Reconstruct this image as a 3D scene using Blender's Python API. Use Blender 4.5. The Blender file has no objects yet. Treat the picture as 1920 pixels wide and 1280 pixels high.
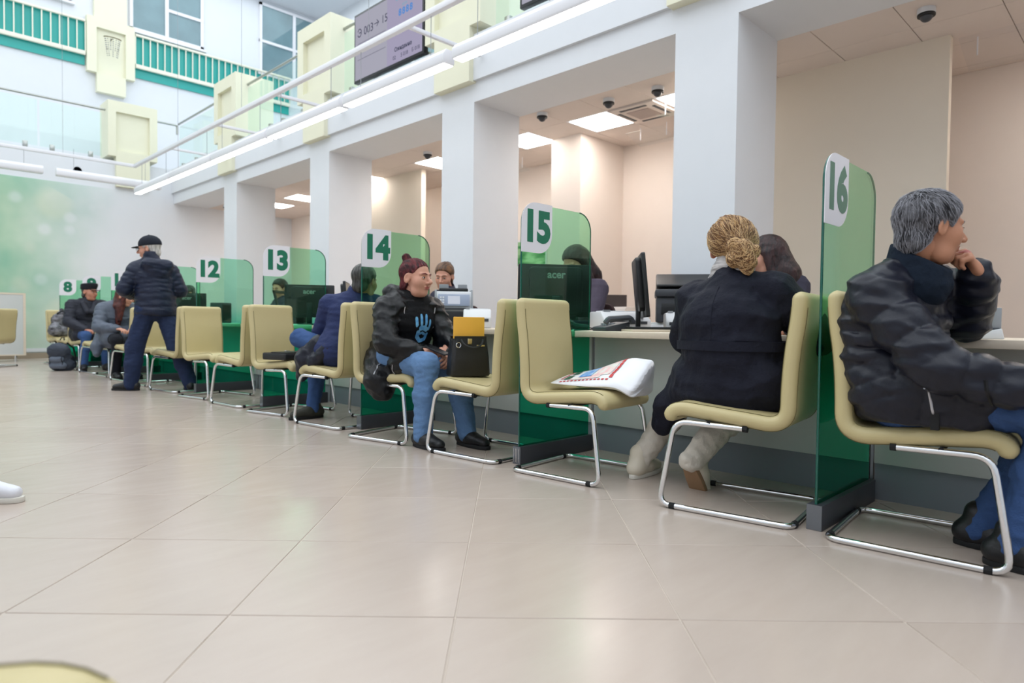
import bpy, bmesh, math, random
import numpy as np
from mathutils import Matrix, Vector
random.seed(7); np.random.seed(7)
S = bpy.context.scene
C = S.collection
PI = math.pi
# ------------------------------------------------------------ camera
cd = bpy.data.cameras.new('camera'); cam = bpy.data.objects.new('camera', cd); C.objects.link(cam)
FPX = 1240.0
def _ray(px, py): return Vector((px-960.0, 640.0-py, -FPX))
_a, _b = _ray(-288, 591), _ray(2200, 620)          # vanishing points of the counter row and of its normal
_u = _a.cross(_b).normalized()
if _u.y < 0: _u = -_u
_y = (_a - _u*_a.dot(_u)).normalized()
_x = _y.cross(_u)
cam.matrix_world = Matrix.Translation((0, 0, .80)) @ Matrix((_x, _y, _u)).to_4x4()
cd.sensor_width = 36.0; cd.lens = FPX/1920*36; cd.clip_start = .05
cd.dof.use_dof = True; cd.dof.focus_distance = 3.3; cd.dof.aperture_fstop = 2.4
S.camera = cam
# ------------------------------------------------------------ world, large lights, exposure
w = bpy.data.worlds.new('world'); S.world = w; w.use_nodes = True
w.node_tree.nodes['Background'].inputs[0].default_value = (.86, .95, 1, 1)
w.node_tree.nodes['Background'].inputs[1].default_value = .4
def area(name, loc, sx, sy, power, col, rot=(0, 0, 0)):
    l = bpy.data.lights.new(name, 'AREA'); l.shape = 'RECTANGLE'; l.size = sx; l.size_y = sy
    l.energy = power; l.color = col
    o = bpy.data.objects.new(name, l); C.objects.link(o); o.location = loc; o.rotation_euler = rot
    return o
area('overhead_fill', (1.2, 6, 9.25), 16, 22, 1850, (.90, .96, 1))       # unseen skylight-like fill added under the closed ceiling, widened to brighten the galleries
S.view_settings.view_transform = 'Standard'; S.view_settings.look = 'None'
S.view_settings.gamma = 1; S.view_settings.use_curve_mapping = False
S.view_settings.exposure = 0.0
# ------------------------------------------------------------ helpers
def srgb(r, g, b):
    f = lambda c: (c/255/12.92) if c/255 <= .04045 else ((c/255+.055)/1.055)**2.4
    return (f(r), f(g), f(b), 1)
class NT:
    def __init__(s, name):
        s.m = bpy.data.materials.new(name); s.m.use_nodes = True; s.t = s.m.node_tree
        s.p = s.t.nodes['Principled BSDF']; s.out = s.t.nodes['Material Output']
    def n(s, typ, **kw):
        d = s.t.nodes.new(typ)
        for k, v in kw.items():
            if k.startswith('_'): setattr(d, k[1:], v)
            else: d.inputs[int(k[1:]) if k[0] == 'i' and k[1:].isdigit() else k].default_value = v
        return d
    def l(s, a, b): s.t.links.new(a, b)
def mat(name, col, rough=.6, metal=0, var=.06, scale=6, bump=0, bscale=60, spec=.5, stretch=None, sheen=0, coat=0, emit=None, estr=0, col2=None, coord='Object'):
    """procedural principled material: noise varies the colour a little, a second noise gives the relief"""
    q = NT(name); p = q.p
    p.inputs['Roughness'].default_value = rough; p.inputs['Metallic'].default_value = metal
    p.inputs['Specular IOR Level'].default_value = spec
    if sheen: p.inputs['Sheen Weight'].default_value = sheen
    if coat: p.inputs['Coat Weight'].default_value = coat; p.inputs['Coat Roughness'].default_value = .1
    tc = q.n('ShaderNodeTexCoord'); src = tc.outputs[coord]
    if stretch:
        mp = q.n('ShaderNodeMapping'); mp.inputs['Scale'].default_value = stretch; q.l(src, mp.inputs[0]); src = mp.outputs[0]
    nz = q.n('ShaderNodeTexNoise', Scale=scale, Detail=4); q.l(src, nz.inputs['Vector'])
    mx = q.n('ShaderNodeMix', _data_type='RGBA')
    c2 = col2 or tuple(min(1, c*(1+var)) for c in col[:3])+(1,)
    c1 = col if col2 else tuple(c*(1-var) for c in col[:3])+(1,)
    mx.inputs[6].default_value = c1; mx.inputs[7].default_value = c2
    if col2:
        rp = q.n('ShaderNodeMapRange'); rp.inputs[1].default_value = .38; rp.inputs[2].default_value = .62
        q.l(nz.outputs[0], rp.inputs[0]); q.l(rp.outputs[0], mx.inputs[0])
    else: q.l(nz.outputs[0], mx.inputs[0])
    q.l(mx.outputs[2], p.inputs['Base Color'])
    if bump:
        n2 = q.n('ShaderNodeTexNoise', Scale=bscale, Detail=3); q.l(src, n2.inputs['Vector'])
        bp = q.n('ShaderNodeBump', Strength=bump, Distance=.01); q.l(n2.outputs[0], bp.inputs['Height']); q.l(bp.outputs[0], p.inputs['Normal'])
    if emit:
        p.inputs['Emission Color'].default_value = emit; p.inputs['Emission Strength'].default_value = estr
    return q.m
def glass_mat(name, tint, rough=.02, grad=None):
    """thin sheet: tinted see-through plus a mirror-like share by angle; grad = (z0, z1, tint at z1): printed gradient film"""
    q = NT(name); q.t.nodes.remove(q.p)
    tr = q.n('ShaderNodeBsdfTransparent'); tr.inputs[0].default_value = tint
    if grad:
        g = q.n('ShaderNodeNewGeometry'); sp = q.n('ShaderNodeSeparateXYZ'); q.l(g.outputs['Position'], sp.inputs[0])
        mr = q.n('ShaderNodeMapRange', _interpolation_type='SMOOTHSTEP'); mr.inputs[1].default_value = grad[0]; mr.inputs[2].default_value = grad[1]
        q.l(sp.outputs[2], mr.inputs[0])
        mx = q.n('ShaderNodeMix', _data_type='RGBA'); mx.inputs[6].default_value = tint; mx.inputs[7].default_value = grad[2]
        q.l(mr.outputs[0], mx.inputs[0]); q.l(mx.outputs[2], tr.inputs[0])
    gl = q.n('ShaderNodeBsdfGlossy'); gl.inputs['Roughness'].default_value = rough; gl.inputs[0].default_value = (.9, 1, .95, 1)
    lw = q.n('ShaderNodeLayerWeight'); lw.inputs[0].default_value = .5
    pw = q.n('ShaderNodeMath', _operation='POWER'); pw.inputs[1].default_value = 4; q.l(lw.outputs['Facing'], pw.inputs[0])
    fr = q.n('ShaderNodeMath', _operation='MULTIPLY_ADD'); fr.inputs[1].default_value = .5; fr.inputs[2].default_value = .03; q.l(pw.outputs[0], fr.inputs[0])
    ms = q.n('ShaderNodeMixShader'); q.l(fr.outputs[0], ms.inputs[0]); q.l(tr.outputs[0], ms.inputs[1]); q.l(gl.outputs[0], ms.inputs[2])
    q.l(ms.outputs[0], q.out.inputs[0])
    return q.m
def emit_mat(name, col, s):
    q = NT(name); q.t.nodes.remove(q.p)
    e = q.n('ShaderNodeEmission'); e.inputs[0].default_value = col; e.inputs[1].default_value = s
    q.l(e.outputs[0], q.out.inputs[0]); return q.m
class B:
    """collects boxes, tubes, prisms and lofts; obj() links them as ONE mesh object"""
    def __init__(s): s.v = []; s.f = []
    def add(s, vs, fs):
        k = len(s.v); s.v += [tuple(v) for v in vs]; s.f += [tuple(i+k for i in f) for f in fs]; return s
    def box(s, x0, x1, y0, y1, z0, z1, M=None):
        vs = [Vector((x, y, z)) for z in (z0, z1) for y in (y0, y1) for x in (x0, x1)]
        if M: vs = [M @ v for v in vs]
        return s.add(vs, [(0, 2, 3, 1), (4, 5, 7, 6), (0, 1, 5, 4), (2, 6, 7, 3), (0, 4, 6, 2), (1, 3, 7, 5)])
    def loft(s, rings, caps=True, close=False):
        n = len(rings[0]); vs = [p for r in rings for p in r]; fs = []
        m = len(rings)
        for i in range(m if close else m-1):
            for j in range(n):
                a, b = i*n+j, i*n+(j+1) % n; c, d = ((i+1) % m)*n+(j+1) % n, ((i+1) % m)*n+j
                fs.append((a, b, c, d))
        if caps and not close: fs += [tuple(reversed(range(n))), tuple((m-1)*n+j for j in range(n))]
        return s.add(vs, fs)
    def tube(s, pts, r, n=8, closed=False, radii=None):
        P = [Vector(p) for p in pts]; m = len(P); rings = []; nrm = None
        for i in range(m):
            if closed: t = P[(i+1) % m]-P[i-1]
            else: t = P[min(i+1, m-1)]-P[max(i-1, 0)]
            t.normalize()
            if nrm is None: nrm = t.orthogonal().normalized()
            nrm = (nrm-t*nrm.dot(t)); nrm = nrm.normalized() if nrm.length > 1e-6 else t.orthogonal().normalized()
            b = t.cross(nrm); rr = radii[i] if radii else r
            rings.append([P[i]+(nrm*math.cos(a)+b*math.sin(a))*rr for a in [2*PI*k/n for k in range(n)]])
        return s.loft(rings, True, closed)
    def cyl(s, p0, p1, r0, r1=None, n=16):
        return s.tube([p0, p1], r0, n, radii=[r0, r0 if r1 is None else r1])
    def lathe(s, c, prof, n=20, M=None):
        c = Vector(c); rings = []
        for r, z in prof:
            ring = [Vector((r*math.cos(2*PI*k/n), r*math.sin(2*PI*k/n), z)) for k in range(n)]
            if M: ring = [M @ v for v in ring]
            rings.append([c+v for v in ring])
        return s.loft(rings)
    def prism(s, poly, d0, d1, ax='z', M=None):
        """poly: 2D outline; ax: the axis it is extruded along (the other two axes are the outline's, in order)"""
        def p3(a, b, d): return {'z': (a, b, d), 'y': (a, d, b), 'x': (d, a, b)}[ax]
        r0 = [Vector(p3(a, b, d0)) for a, b in poly]; r1 = [Vector(p3(a, b, d1)) for a, b in poly]
        if M: r0 = [M @ v for v in r0]; r1 = [M @ v for v in r1]
        return s.loft([r0, r1])
    def mesh(s, name, bevel=0, smooth=None, seg=2):
        me = bpy.data.meshes.new(name); me.from_pydata(s.v, [], s.f)
        bm = bmesh.new(); bm.from_mesh(me)
        bmesh.ops.recalc_face_normals(bm, faces=bm.faces)
        if bevel:
            es = [e for e in bm.edges if len(e.link_faces) == 2 and e.calc_face_angle(0) > .5]
            bmesh.ops.bevel(bm, geom=es, offset=bevel, segments=seg, profile=.5, affect='EDGES', clamp_overlap=True)
        bm.to_mesh(me); bm.free()
        if smooth is None: smooth = bool(bevel)
        if smooth:
            me.shade_smooth(); me.set_sharp_from_angle(angle=.7)
        return me
    def obj(s, name, m, parent=None, bevel=0, smooth=None, seg=2):
        return link(name, s.mesh(name, bevel, smooth, seg), m, parent)
def link(name, me, m=None, parent=None, loc=None):
    o = bpy.data.objects.new(name, me); C.objects.link(o)
    if m is not None and hasattr(me, 'materials') and not len(me.materials): me.materials.append(m)
    if parent: o.parent = parent
    if loc: o.location = loc
    return o
def tag(o, label, cat, group=None):
    o['label'] = label; o['category'] = cat
    if group: o['group'] = group
    return o
def thing(name, label, cat, loc=(0, 0, 0), rz=0, group=None):
    o = bpy.data.objects.new(name, None); C.objects.link(o); o.empty_display_size = .1
    o.location = loc; o.rotation_euler = (0, 0, rz)
    return tag(o, label, cat, group)
def struct(o, label=None):
    o['kind'] = 'structure'
    if label: o['label'] = label
    return o
def dup(root, loc, rz, label=None):
    def cp(o, par):
        c = o.copy(); C.objects.link(c); c.parent = par
        for ch in o.children: cp(ch, c)
        return c
    r = cp(root, None); r.location = loc; r.rotation_euler = (0, 0, rz)
    if label: r['label'] = label
    return r
def rrect(x0, x1, y0, y1, r, n=6):
    """rounded rectangle; r = one radius or (x0y0, x1y0, x1y1, x0y1)"""
    r = r if isinstance(r, (tuple, list)) else (r,)*4; out = []
    for (cx, cy, a0, rr) in ((x0+r[0], y0+r[0], PI, r[0]), (x1-r[1], y0+r[1], 1.5*PI, r[1]), (x1-r[2], y1-r[2], 0, r[2]), (x0+r[3], y1-r[3], .5*PI, r[3])):
        if rr == 0: out.append((cx, cy)); continue
        out += [(cx+rr*math.cos(a0+.5*PI*k/n), cy+rr*math.sin(a0+.5*PI*k/n)) for k in range(n+1)]
    return out
def fillet(pts, r, n=5):
    """polyline with its inner corners rounded"""
    P = [Vector(p) for p in pts]; out = [P[0]]
    for i in range(1, len(P)-1):
        a, b, c = P[i-1], P[i], P[i+1]; d0 = (a-b); d1 = (c-b)
        rr = min(r, d0.length*.49, d1.length*.49); p0 = b+d0.normalized()*rr; p1 = b+d1.normalized()*rr
        out += [(p0*(1-t)**2+b*2*t*(1-t)+p1*t*t) for t in [k/n for k in range(n+1)]]
    return out+[P[-1]]
def text(name, body, size, m, parent, M, depth=.001, bold=.0, sx=1.0, align='CENTER'):
    cu = bpy.data.curves.new(name, 'FONT'); cu.body = body; cu.size = size; cu.extrude = depth; cu.offset = bold
    cu.align_x = align; cu.align_y = 'CENTER'; cu.resolution_u = 4
    t = bpy.data.objects.new(name, cu); C.objects.link(t)
    me = bpy.data.meshes.new_from_object(t.evaluated_get(bpy.context.evaluated_depsgraph_get()))
    bpy.data.objects.remove(t); bpy.data.curves.remove(cu)
    me.transform(Matrix.Diagonal((sx, 1, 1, 1))); me.transform(M); me.materials.clear(); me.name = name
    return link(name, me, m, parent)
def frame_M(o, x, y):
    """matrix: local x,y,z -> given directions at origin o"""
    x = Vector(x).normalized(); y = Vector(y).normalized(); z = x.cross(y)
    return Matrix.Translation(o) @ Matrix((x, y, z)).transposed().to_4x4()
# ------------------------------------------------------------ common materials
m_wall = mat('white_paint', srgb(226, 229, 234), .7, var=.015, bump=.02, bscale=200)
m_wallc = mat('cream_paint', srgb(238, 227, 218), .7, var=.015, bump=.02, bscale=200)
m_panelwall = mat('beige_paint', srgb(230, 219, 203), .7, var=.015, bump=.02, bscale=200)
m_yellow = mat('pale_yellow_paint', srgb(234, 232, 208), .65, var=.02)
m_ceil = mat('ceiling_tile', srgb(226, 214, 206), .85, var=.02, bump=.05, bscale=150)
m_grid = mat('ceiling_grid', srgb(205, 190, 182), .6)
m_white = mat('white_powder_coat', srgb(235, 235, 240), .35, var=.02)
m_teal = mat('teal_panel', srgb(40, 165, 158), .35, var=.1, scale=2)
m_rail = mat('cream_rail_paint', srgb(235, 232, 215), .45)
m_steel = mat('brushed_steel', srgb(170, 172, 168), .3, 1, var=.05)
m_chrome = mat('chrome', srgb(225, 226, 228), .07, 1, var=.02)
m_black = mat('black_plastic', srgb(24, 25, 28), .4, var=.15)
m_dkgrey = mat('dark_grey_plastic', srgb(62, 64, 70), .45, var=.08)
m_grey = mat('grey_plastic', srgb(150, 153, 158), .45, var=.05)
m_ltgrey = mat('light_grey_plastic', srgb(215, 216, 220), .4, var=.03)
m_rubber = mat('black_rubber', srgb(20, 20, 22), .8)
m_alu = mat('grey_aluminium', srgb(120, 124, 130), .35, .7, var=.05)
m_dglass = mat('reflection_tint_glass', srgb(112, 142, 150), .05, var=.35, scale=1.5, spec=.8)  # opaque panes: reflections and the teal interior are painted into the colour
m_clear = glass_mat('clear_glass', (.93, .98, .96, 1))
m_desk = mat('pale_maple_laminate', srgb(224, 208, 188), .4, var=.06, scale=3, stretch=(1, 12, 12))
m_deskpanel = mat('grey_white_laminate', srgb(205, 207, 205), .45, var=.02)
m_plinth = mat('slate_plinth', srgb(126, 132, 140), .5, var=.05)
m_strip = emit_mat('led_diffuser', (.97, .98, 1, 1), 6)
m_panel = emit_mat('panel_diffuser', (1, .93, .87, 1), 19)
m_leather = mat('olive_cream_leather', srgb(198, 183, 136), .38, var=.06, scale=5, bump=.12, bscale=350, spec=.5)
m_stitch = mat('dark_olive_thread', srgb(104, 96, 58), .7)
# ------------------------------------------------------------ the setting
XC, ZC, XB, YF = 5.15, 3.35, 7.93, 15.75      # column front, header underside, back wall, far wall
Z2, ZT, YU, XU = 4.10, 9.30, 17.30, 9.70      # gallery floor, roof, upper far wall, upper right wall
q = NT('stone_tile'); p = q.p; p.inputs['Roughness'].default_value = .2; p.inputs['Specular IOR Level'].default_value = .45
g = q.n('ShaderNodeNewGeometry'); oi = q.n('ShaderNodeObjectInfo')
n1 = q.n('ShaderNodeTexNoise', Scale=1.3, Detail=5); n2 = q.n('ShaderNodeTexNoise', Scale=9, Detail=6, Roughness=.65)
mp = q.n('ShaderNodeMapping'); mp.inputs['Rotation'].default_value = (0, 0, PI/4); mp.inputs['Scale'].default_value = (.35, 1.6, 1)
q.l(g.outputs['Position'], mp.inputs[0]); q.l(mp.outputs[0], n1.inputs['Vector']); q.l(mp.outputs[0], n2.inputs['Vector'])
mx = q.n('ShaderNodeMix', _data_type='RGBA'); mx.inputs[6].default_value = srgb(178, 162, 150); mx.inputs[7].default_value = srgb(195, 181, 170)
ad = q.n('ShaderNodeMath', _operation='MULTIPLY_ADD'); ad.inputs[1].default_value = .5; q.l(n2.outputs[0], ad.inputs[0])
a2 = q.n('ShaderNodeMath', _operation='MULTIPLY_ADD'); a2.inputs[1].default_value = .5; q.l(n1.outputs[0], a2.inputs[0])
a3 = q.n('ShaderNodeMath', _operation='MULTIPLY_ADD'); a3.inputs[1].default_value = .3; a3.inputs[2].default_value = -.15; q.l(oi.outputs['Random'], a3.inputs[0])
q.l(a3.outputs[0], a2.inputs[2]); q.l(a2.outputs[0], ad.inputs[2]); q.l(ad.outputs[0], mx.inputs[0]); q.l(mx.outputs[2], p.inputs['Base Color'])
rr = q.n('ShaderNodeMapRange'); rr.inputs[3].default_value = .16; rr.inputs[4].default_value = .3; q.l(n2.outputs[0], rr.inputs[0]); q.l(rr.outputs[0], p.inputs['Roughness'])
m_tile = q.m
m_grout = mat('tile_grout', srgb(196, 183, 170), .8)
floor = struct(B().box(-7.2, 10, -5.2, 16, -.2, -.0025).obj('floor', m_grout))
TS = .612; U0, V0 = 1.775, -.14
tb = B().box(-TS/2+.0018, TS/2-.0018, -TS/2+.0018, TS/2-.0018, -.012, 0)
tile_me = tb.mesh('tile', .0015, True, 1); tile_me.materials.append(m_tile)
cells = []
for i in range(-14, 34):
    for j in range(-30, 22):
        uu, vv = U0+(i+.5)*TS, V0+(j+.5)*TS
        x, y = (uu+vv)/2**.5, (uu-vv)/2**.5
        if not (-7 < x < 5.0 and -5 < y < 15.6): continue
        vis = (uu > .9 and abs(vv) < .82*uu+.5 and x < 3.7)
        cells.append((0 if vis else 1, math.hypot(x, y), x, y))
cells.sort()
rest = B()
for k, (nv, dd, x, y) in enumerate(cells):
    if k < 300:
        o = link('tile', tile_me, None, floor, (x, y, 0)); o.rotation_euler = (0, 0, PI/4)
    else:
        R = Matrix.Translation((x, y, 0)) @ Matrix.Rotation(PI/4, 4, 'Z'); h = TS/2-.0018
        rest.add([R @ Vector(v) for v in ((-h, -h, 0), (h, -h, 0), (h, h, 0), (-h, h, 0))], [(0, 1, 2, 3)])
o = rest.obj('tile', m_tile, floor); o['kind'] = 'stuff'
# --- far wall with mural, walls out of view
struct(B().box(-7.2, XB+.2, YF, YF+.25, 0, Z2).obj('wall_far', m_wall))
struct(B().box(-7.2, -7, -5.2, 16, 0, ZT).obj('wall_left', m_wall))
struct(B().box(-7.2, XU, -5.2, -5, 0, ZT).obj('wall_near', m_wall))
struct(B().box(-7, XC, YF-.025, YF, 0, .11).obj('baseboard_far', mat('taupe_skirting', srgb(168, 150, 132), .5)))
q = NT('bokeh_mural'); p = q.p; p.inputs['Roughness'].default_value = .35
g = q.n('ShaderNodeNewGeometry'); sp = q.n('ShaderNodeSeparateXYZ'); q.l(g.outputs['Position'], sp.inputs[0])
nz = q.n('ShaderNodeTexNoise', Scale=.9, Detail=3); q.l(g.outputs['Position'], nz.inputs['Vector'])
ma = q.n('ShaderNodeMath', _operation='MULTIPLY_ADD'); ma.inputs[1].default_value = 1.6; q.l(nz.outputs[0], ma.inputs[0]); q.l(sp.outputs[0], ma.inputs[2])
mr = q.n('ShaderNodeMapRange', _interpolation_type='SMOOTHSTEP'); mr.inputs[1].default_value = 2.7; mr.inputs[2].default_value = 5.0; q.l(ma.outputs[0], mr.inputs[0])
cr = q.n('ShaderNodeValToRGB'); q.l(nz.outputs[0], cr.inputs[0])
cr.color_ramp.elements[0].position = .35; cr.color_ramp.elements[0].color = srgb(138, 190, 164)
cr.color_ramp.elements[1].position = .65; cr.color_ramp.elements[1].color = srgb(190, 216, 184)
base = cr.outputs[0]
for sc, th, c in ((1.1, .34, srgb(218, 226, 184)), (2.4, .26, srgb(232, 238, 236)), (1.7, .28, srgb(228, 224, 204))):   # soft out-of-focus discs
    vo = q.n('ShaderNodeTexVoronoi', Scale=sc); mpp = q.n('ShaderNodeMapping'); mpp.inputs['Location'].default_value = (sc*3, 0, sc); mpp.inputs['Scale'].default_value = (1, 0, 1)
    q.l(g.outputs['Position'], mpp.inputs[0]); q.l(mpp.outputs[0], vo.inputs['Vector'])
    m2 = q.n('ShaderNodeMapRange', _interpolation_type='SMOOTHSTEP'); m2.inputs[1].default_value = th+.12; m2.inputs[2].default_value = th-.14; m2.inputs[4].default_value = .6; q.l(vo.outputs['Distance'], m2.inputs[0])
    sc_ = q.n('ShaderNodeSeparateColor'); q.l(vo.outputs['Color'], sc_.inputs[0]); gt = q.n('ShaderNodeMapRange'); gt.inputs[1].default_value = .45; gt.inputs[2].default_value = .95; q.l(sc_.outputs[0], gt.inputs[0])
    m3 = q.n('ShaderNodeMath', _operation='MULTIPLY'); q.l(m2.outputs[0], m3.inputs[0]); q.l(gt.outputs[0], m3.inputs[1]); m2 = m3
    mm = q.n('ShaderNodeMix', _data_type='RGBA'); mm.inputs[7].default_value = c; q.l(base, mm.inputs[6]); q.l(m2.outputs[0], mm.inputs[0]); base = mm.outputs[2]
mm = q.n('ShaderNodeMix', _data_type='RGBA'); mm.inputs[7].default_value = srgb(226, 229, 234); q.l(base, mm.inputs[6]); q.l(mr.outputs[0], mm.inputs[0]); q.l(mm.outputs[2], p.inputs['Base Color'])
tag(B().box(-6.9, 4.95, YF-.012, YF, .2, 3.5).obj('wall_mural', q.m), 'large printed wall mural of blurred green light spots fading to white', 'mural')
B_ = B().box(-7, 4.95, YF-.02, YF, .13, .2); o = struct(B_.obj('trim_1', m_white)); o['label'] = 'white ledge under the green mural'
# --- columns, header, fascia, staff area
cols = [-.38, 2.85, 6.07, 9.33, 12.68]
for i, y in enumerate(cols):
    o = struct(B().box(XC, 5.9, y-.29, y+.29, 0, ZC).obj('column', m_wall))
struct(B().box(XC, 5.9, -5, YF, ZC, 3.58).obj('header_beam', m_wall))
struct(B().box(XC-.045, 5.9, -5, YF, 3.58, Z2).obj('fascia', m_wall))
struct(B().box(XB, XB+.2, -5, YF, 0, ZC+.1).obj('wall_back', m_wallc))
struct(B().box(6.95, XB, 5.65, 6.17, 0, ZC).obj('wall_pier', m_wallc))
struct(B().box(6.95, XB, -.9, -.4, 0, ZC).obj('wall_pier', m_wallc))
struct(B().box(6.95, XB, 12.2, 12.75, 0, ZC).obj('wall_pier', m_wallc))
struct(B().box(6.79, 6.88, 1.42, 4.0, 0, ZC).obj('wall_screen', m_panelwall))
struct(B().box(6.79, 6.88, 8.92, 11.0, 0, ZC).obj('wall_screen', m_panelwall))
struct(B().box(5.9, XB, -5, YF, ZC+.03, Z2-.15).obj('ceiling_bays', m_grid))
ceil = bpy.data.objects['ceiling_bays']
GY, GP = 1.635, .643
rows = [5.9, 6.44, 7.08, 7.72, XB]
lights = {(1, k) for k in (-3, 3, 5, 7, 10, 13, 17, 19)}
ac = {(1, 4)}
tms = []
for r in range(4):
    b = B().box(0, rows[r+1]-rows[r]-.006, 0, GP-.006, 0, .03); me = b.mesh('ceiling_tile', .002, False, 1); me.materials.append(m_ceil); tms.append(me)
for r in range(4):
    for k in range(-9, 22):
        if (r, k) in lights or (r, k) in ac: continue
        link('ceiling_tile', tms[r], None, ceil, (rows[r]+.003, GY+k*GP+.003, ZC))
where = {-3: 'square light panel in the staff bay ceiling beside the wall at counter sixteen', 3: 'square ceiling light panel between the air conditioner and the counter sixteen column', 5: 'square ceiling light panel between the air conditioner and the wall pier', 7: 'square light panel in the staff bay ceiling on the far side of the wall pier', 10: 'square light panel in the staff bay ceiling seen above counter fourteen', 13: 'square light panel in the staff bay ceiling above counter thirteen', 17: 'square light panel in the staff bay ceiling above counter twelve', 19: 'square light panel in the farthest staff bay ceiling, second of two'}
for (r, k) in sorted(lights):
    t = thing('ceiling_light', where[k], 'ceiling light', (rows[r], GY+k*GP, ZC), 0, 'square light panels over the staff area')
    x1, y1 = rows[r+1]-rows[r], GP
    B().box(.03, x1-.03, .03, y1-.03, .004, .012).obj('diffuser', m_panel, t)
    f = B()
    for bx in ((.003, x1-.003, .003, .03), (.003, x1-.003, y1-.03, y1-.003), (.003, .03, .03, y1-.03), (x1-.03, x1-.003, .03, y1-.03)): f.box(*bx, 0, .03)
    f.obj('frame', m_white, t)
t = thing('air_conditioner', 'white ceiling cassette air conditioner with slotted vents between two light panels', 'air conditioner', (rows[1], GY+4*GP, ZC))
B().box(.01, .63, .01, GP-.01, -.025, .03).obj('body', m_ceil, t, .01)
B().box(.17, .47, .17, GP-.17, -.032, -.022).obj('grille', mat('ac_grille', srgb(190, 172, 164), .6), t)
gb = B()
for i in range(8): gb.box(.18+i*.036, .19+i*.036, .18, GP-.18, -.036, -.03)
gb.obj('louvre', m_grid, t)
for bx in ((.06, .1, .14, GP-.14), (.54, .58, .14, GP-.14), (.14, .5, .06, .1), (.14, .5, GP-.1, GP-.06)):
    B().box(*bx, -.029, -.02).obj('slot', m_dkgrey, t)
def deflector(x, y, w_, d_, tilt, label):
    t = thing('air_deflector', label, 'air deflector', (x, y, ZC), 0, 'clear plastic air deflectors')
    M = Matrix.Rotation(tilt, 4, 'Y')
    B().box(-d_/2, d_/2, -w_/2, w_/2, -.163, -.158, M).obj('sheet', glass_mat('acrylic', (.97, .97, .98, 1), .05), t)
    for s in (-1, 1): B().cyl((0, s*w_*.35, -.16), (0, s*w_*.35, 0), .006, n=8).obj('rod', m_white, t)
deflector(7.3, 4.75, .55, .35, .3, 'clear plastic air deflector hanging beyond the cassette air conditioner')
deflector(6.6, 4.0, .4, .3, -.2, 'clear plastic air deflector hanging in front of the cassette air conditioner')
deflector(7.0, 1.05, .6, .45, .35, 'clear plastic air deflector hanging beside the bright wall at counter sixteen')
deflector(7.35, 7.3, .5, .3, .3, 'clear plastic air deflector hanging on the far side of the wall pier')
def dome_cam(loc, label, wall=False, s=1.0):
    t = thing('dome_camera', label, 'security camera', loc, 0, 'dome security cameras')
    M = Matrix.Rotation(-PI/2, 4, 'X') @ Matrix.Rotation(PI, 4, 'X') if wall else Matrix.Identity(4)
    B().lathe((0, 0, 0), [(.06*s, 0), (.06*s, -.03*s), (.056*s, -.04*s)], 20, M).obj('base', m_ltgrey, t, smooth=True)
    B().lathe((0, 0, 0), [(.058*s, -.038*s), (.06*s, -.045*s), (.058*s, -.055*s), (.04*s, -.058*s)], 20, M).obj('ring', m_black, t, smooth=True)
    B().lathe((0, 0, 0), [(.042*s*math.cos(a), (-.055-.04*math.sin(a))*s) for a in [0, .3, .6, .9, 1.2, 1.5]], 20, M).obj('dome', m_dkgrey, t, smooth=True)
for i, (x, y, l) in enumerate([(6.12, 1.45, 'above counter sixteen beside the beige wall'), (6.17, 3.97, 'beside the air conditioner, toward the nearest column'), (6.12, 4.58, 'next to the air conditioner by the square light panel'), (5.98, 5.47, 'beside the column at counter fourteen, alone on its tile'), (6.18, 7.97, 'above counter thirteen near the light panel'), (6.0, 15.0, 'in the farthest staff bay near the white wall')]):
    dome_cam((x, y, ZC), 'dome camera on the bay ceiling ' + l, s=1.1)
dome_cam((3.33, YF, 3.78), 'dark dome security camera on the white wall above the mural', True, 1.3)
# --- upper gallery
struct(B().box(-7, XU, YF+.25, YU, Z2-.15, Z2).obj('gallery_floor_far', m_wall))
struct(B().box(5.9, XU, -5, YF+.25, Z2-.15, Z2).obj('gallery_floor', m_wall))
struct(B().box(-7.2, XU, YU, YU+.25, Z2, ZT).obj('wall_upper_far', m_wall))
struct(B().box(XU, XU+.25, -5.2, YU+.25, 3.9, ZT).obj('wall_upper_right', m_wall))
struct(B().box(-7.2, XU+.25, -5.2, YU+.25, ZT, ZT+.2).obj('ceiling', m_wall))
def pilaster(c, axis, front, zt=5.32, hang=3.56, w_=.5, t_=.32, back=.72, zb=4.18, name='pilaster', rb=None):
    """pale yellow block with a recessed field on a narrower tongue; local: a along the wall, d into the wall"""
    def bx(b, a0, a1, d0, d1, z0, z1):
        if axis == 'y': b.box(front+d0, front+d1, c+a0, c+a1, z0, z1)
        else: b.box(c+a0, c+a1, front+d0, front+d1, z0, z1)
    b = B(); z0r = zb+.12 if rb is None else rb; z1r = zt-.22
    bx(b, -w_, w_, .07, back, zb, zt)
    bx(b, -w_, -t_, 0, .07, zb, zt); bx(b, t_, w_, 0, .07, zb, zt)
    bx(b, -t_, t_, 0, .07, z1r, zt)
    if z0r > zb: bx(b, -t_, t_, 0, .07, zb, z0r)
    bx(b, -t_, t_, 0, min(back, .2), hang, zb)
    return struct(b.obj(name, m_yellow))
for y in cols: pilaster(y, 'y', XC-.11)
pilaster(4.32, 'x', YF-.1, back=.6, w_=.47); pilaster(1.05, 'x', YF-.1, back=.6)
pilaster(4.30, 'x', YU-.14, zt=7.52, zb=6.30, hang=5.88, back=.14, w_=.48, t_=.29, rb=6.2)
pilaster(.9, 'x', YU-.14, zt=7.52, zb=6.30, hang=5.88, back=.14, w_=.48, t_=.29, rb=6.2)
for c in (4.3, .9): struct(B().box(c-.33, c+.33, YU-.1, YU, 7.52, ZT).obj('pilaster', m_yellow))
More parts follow.
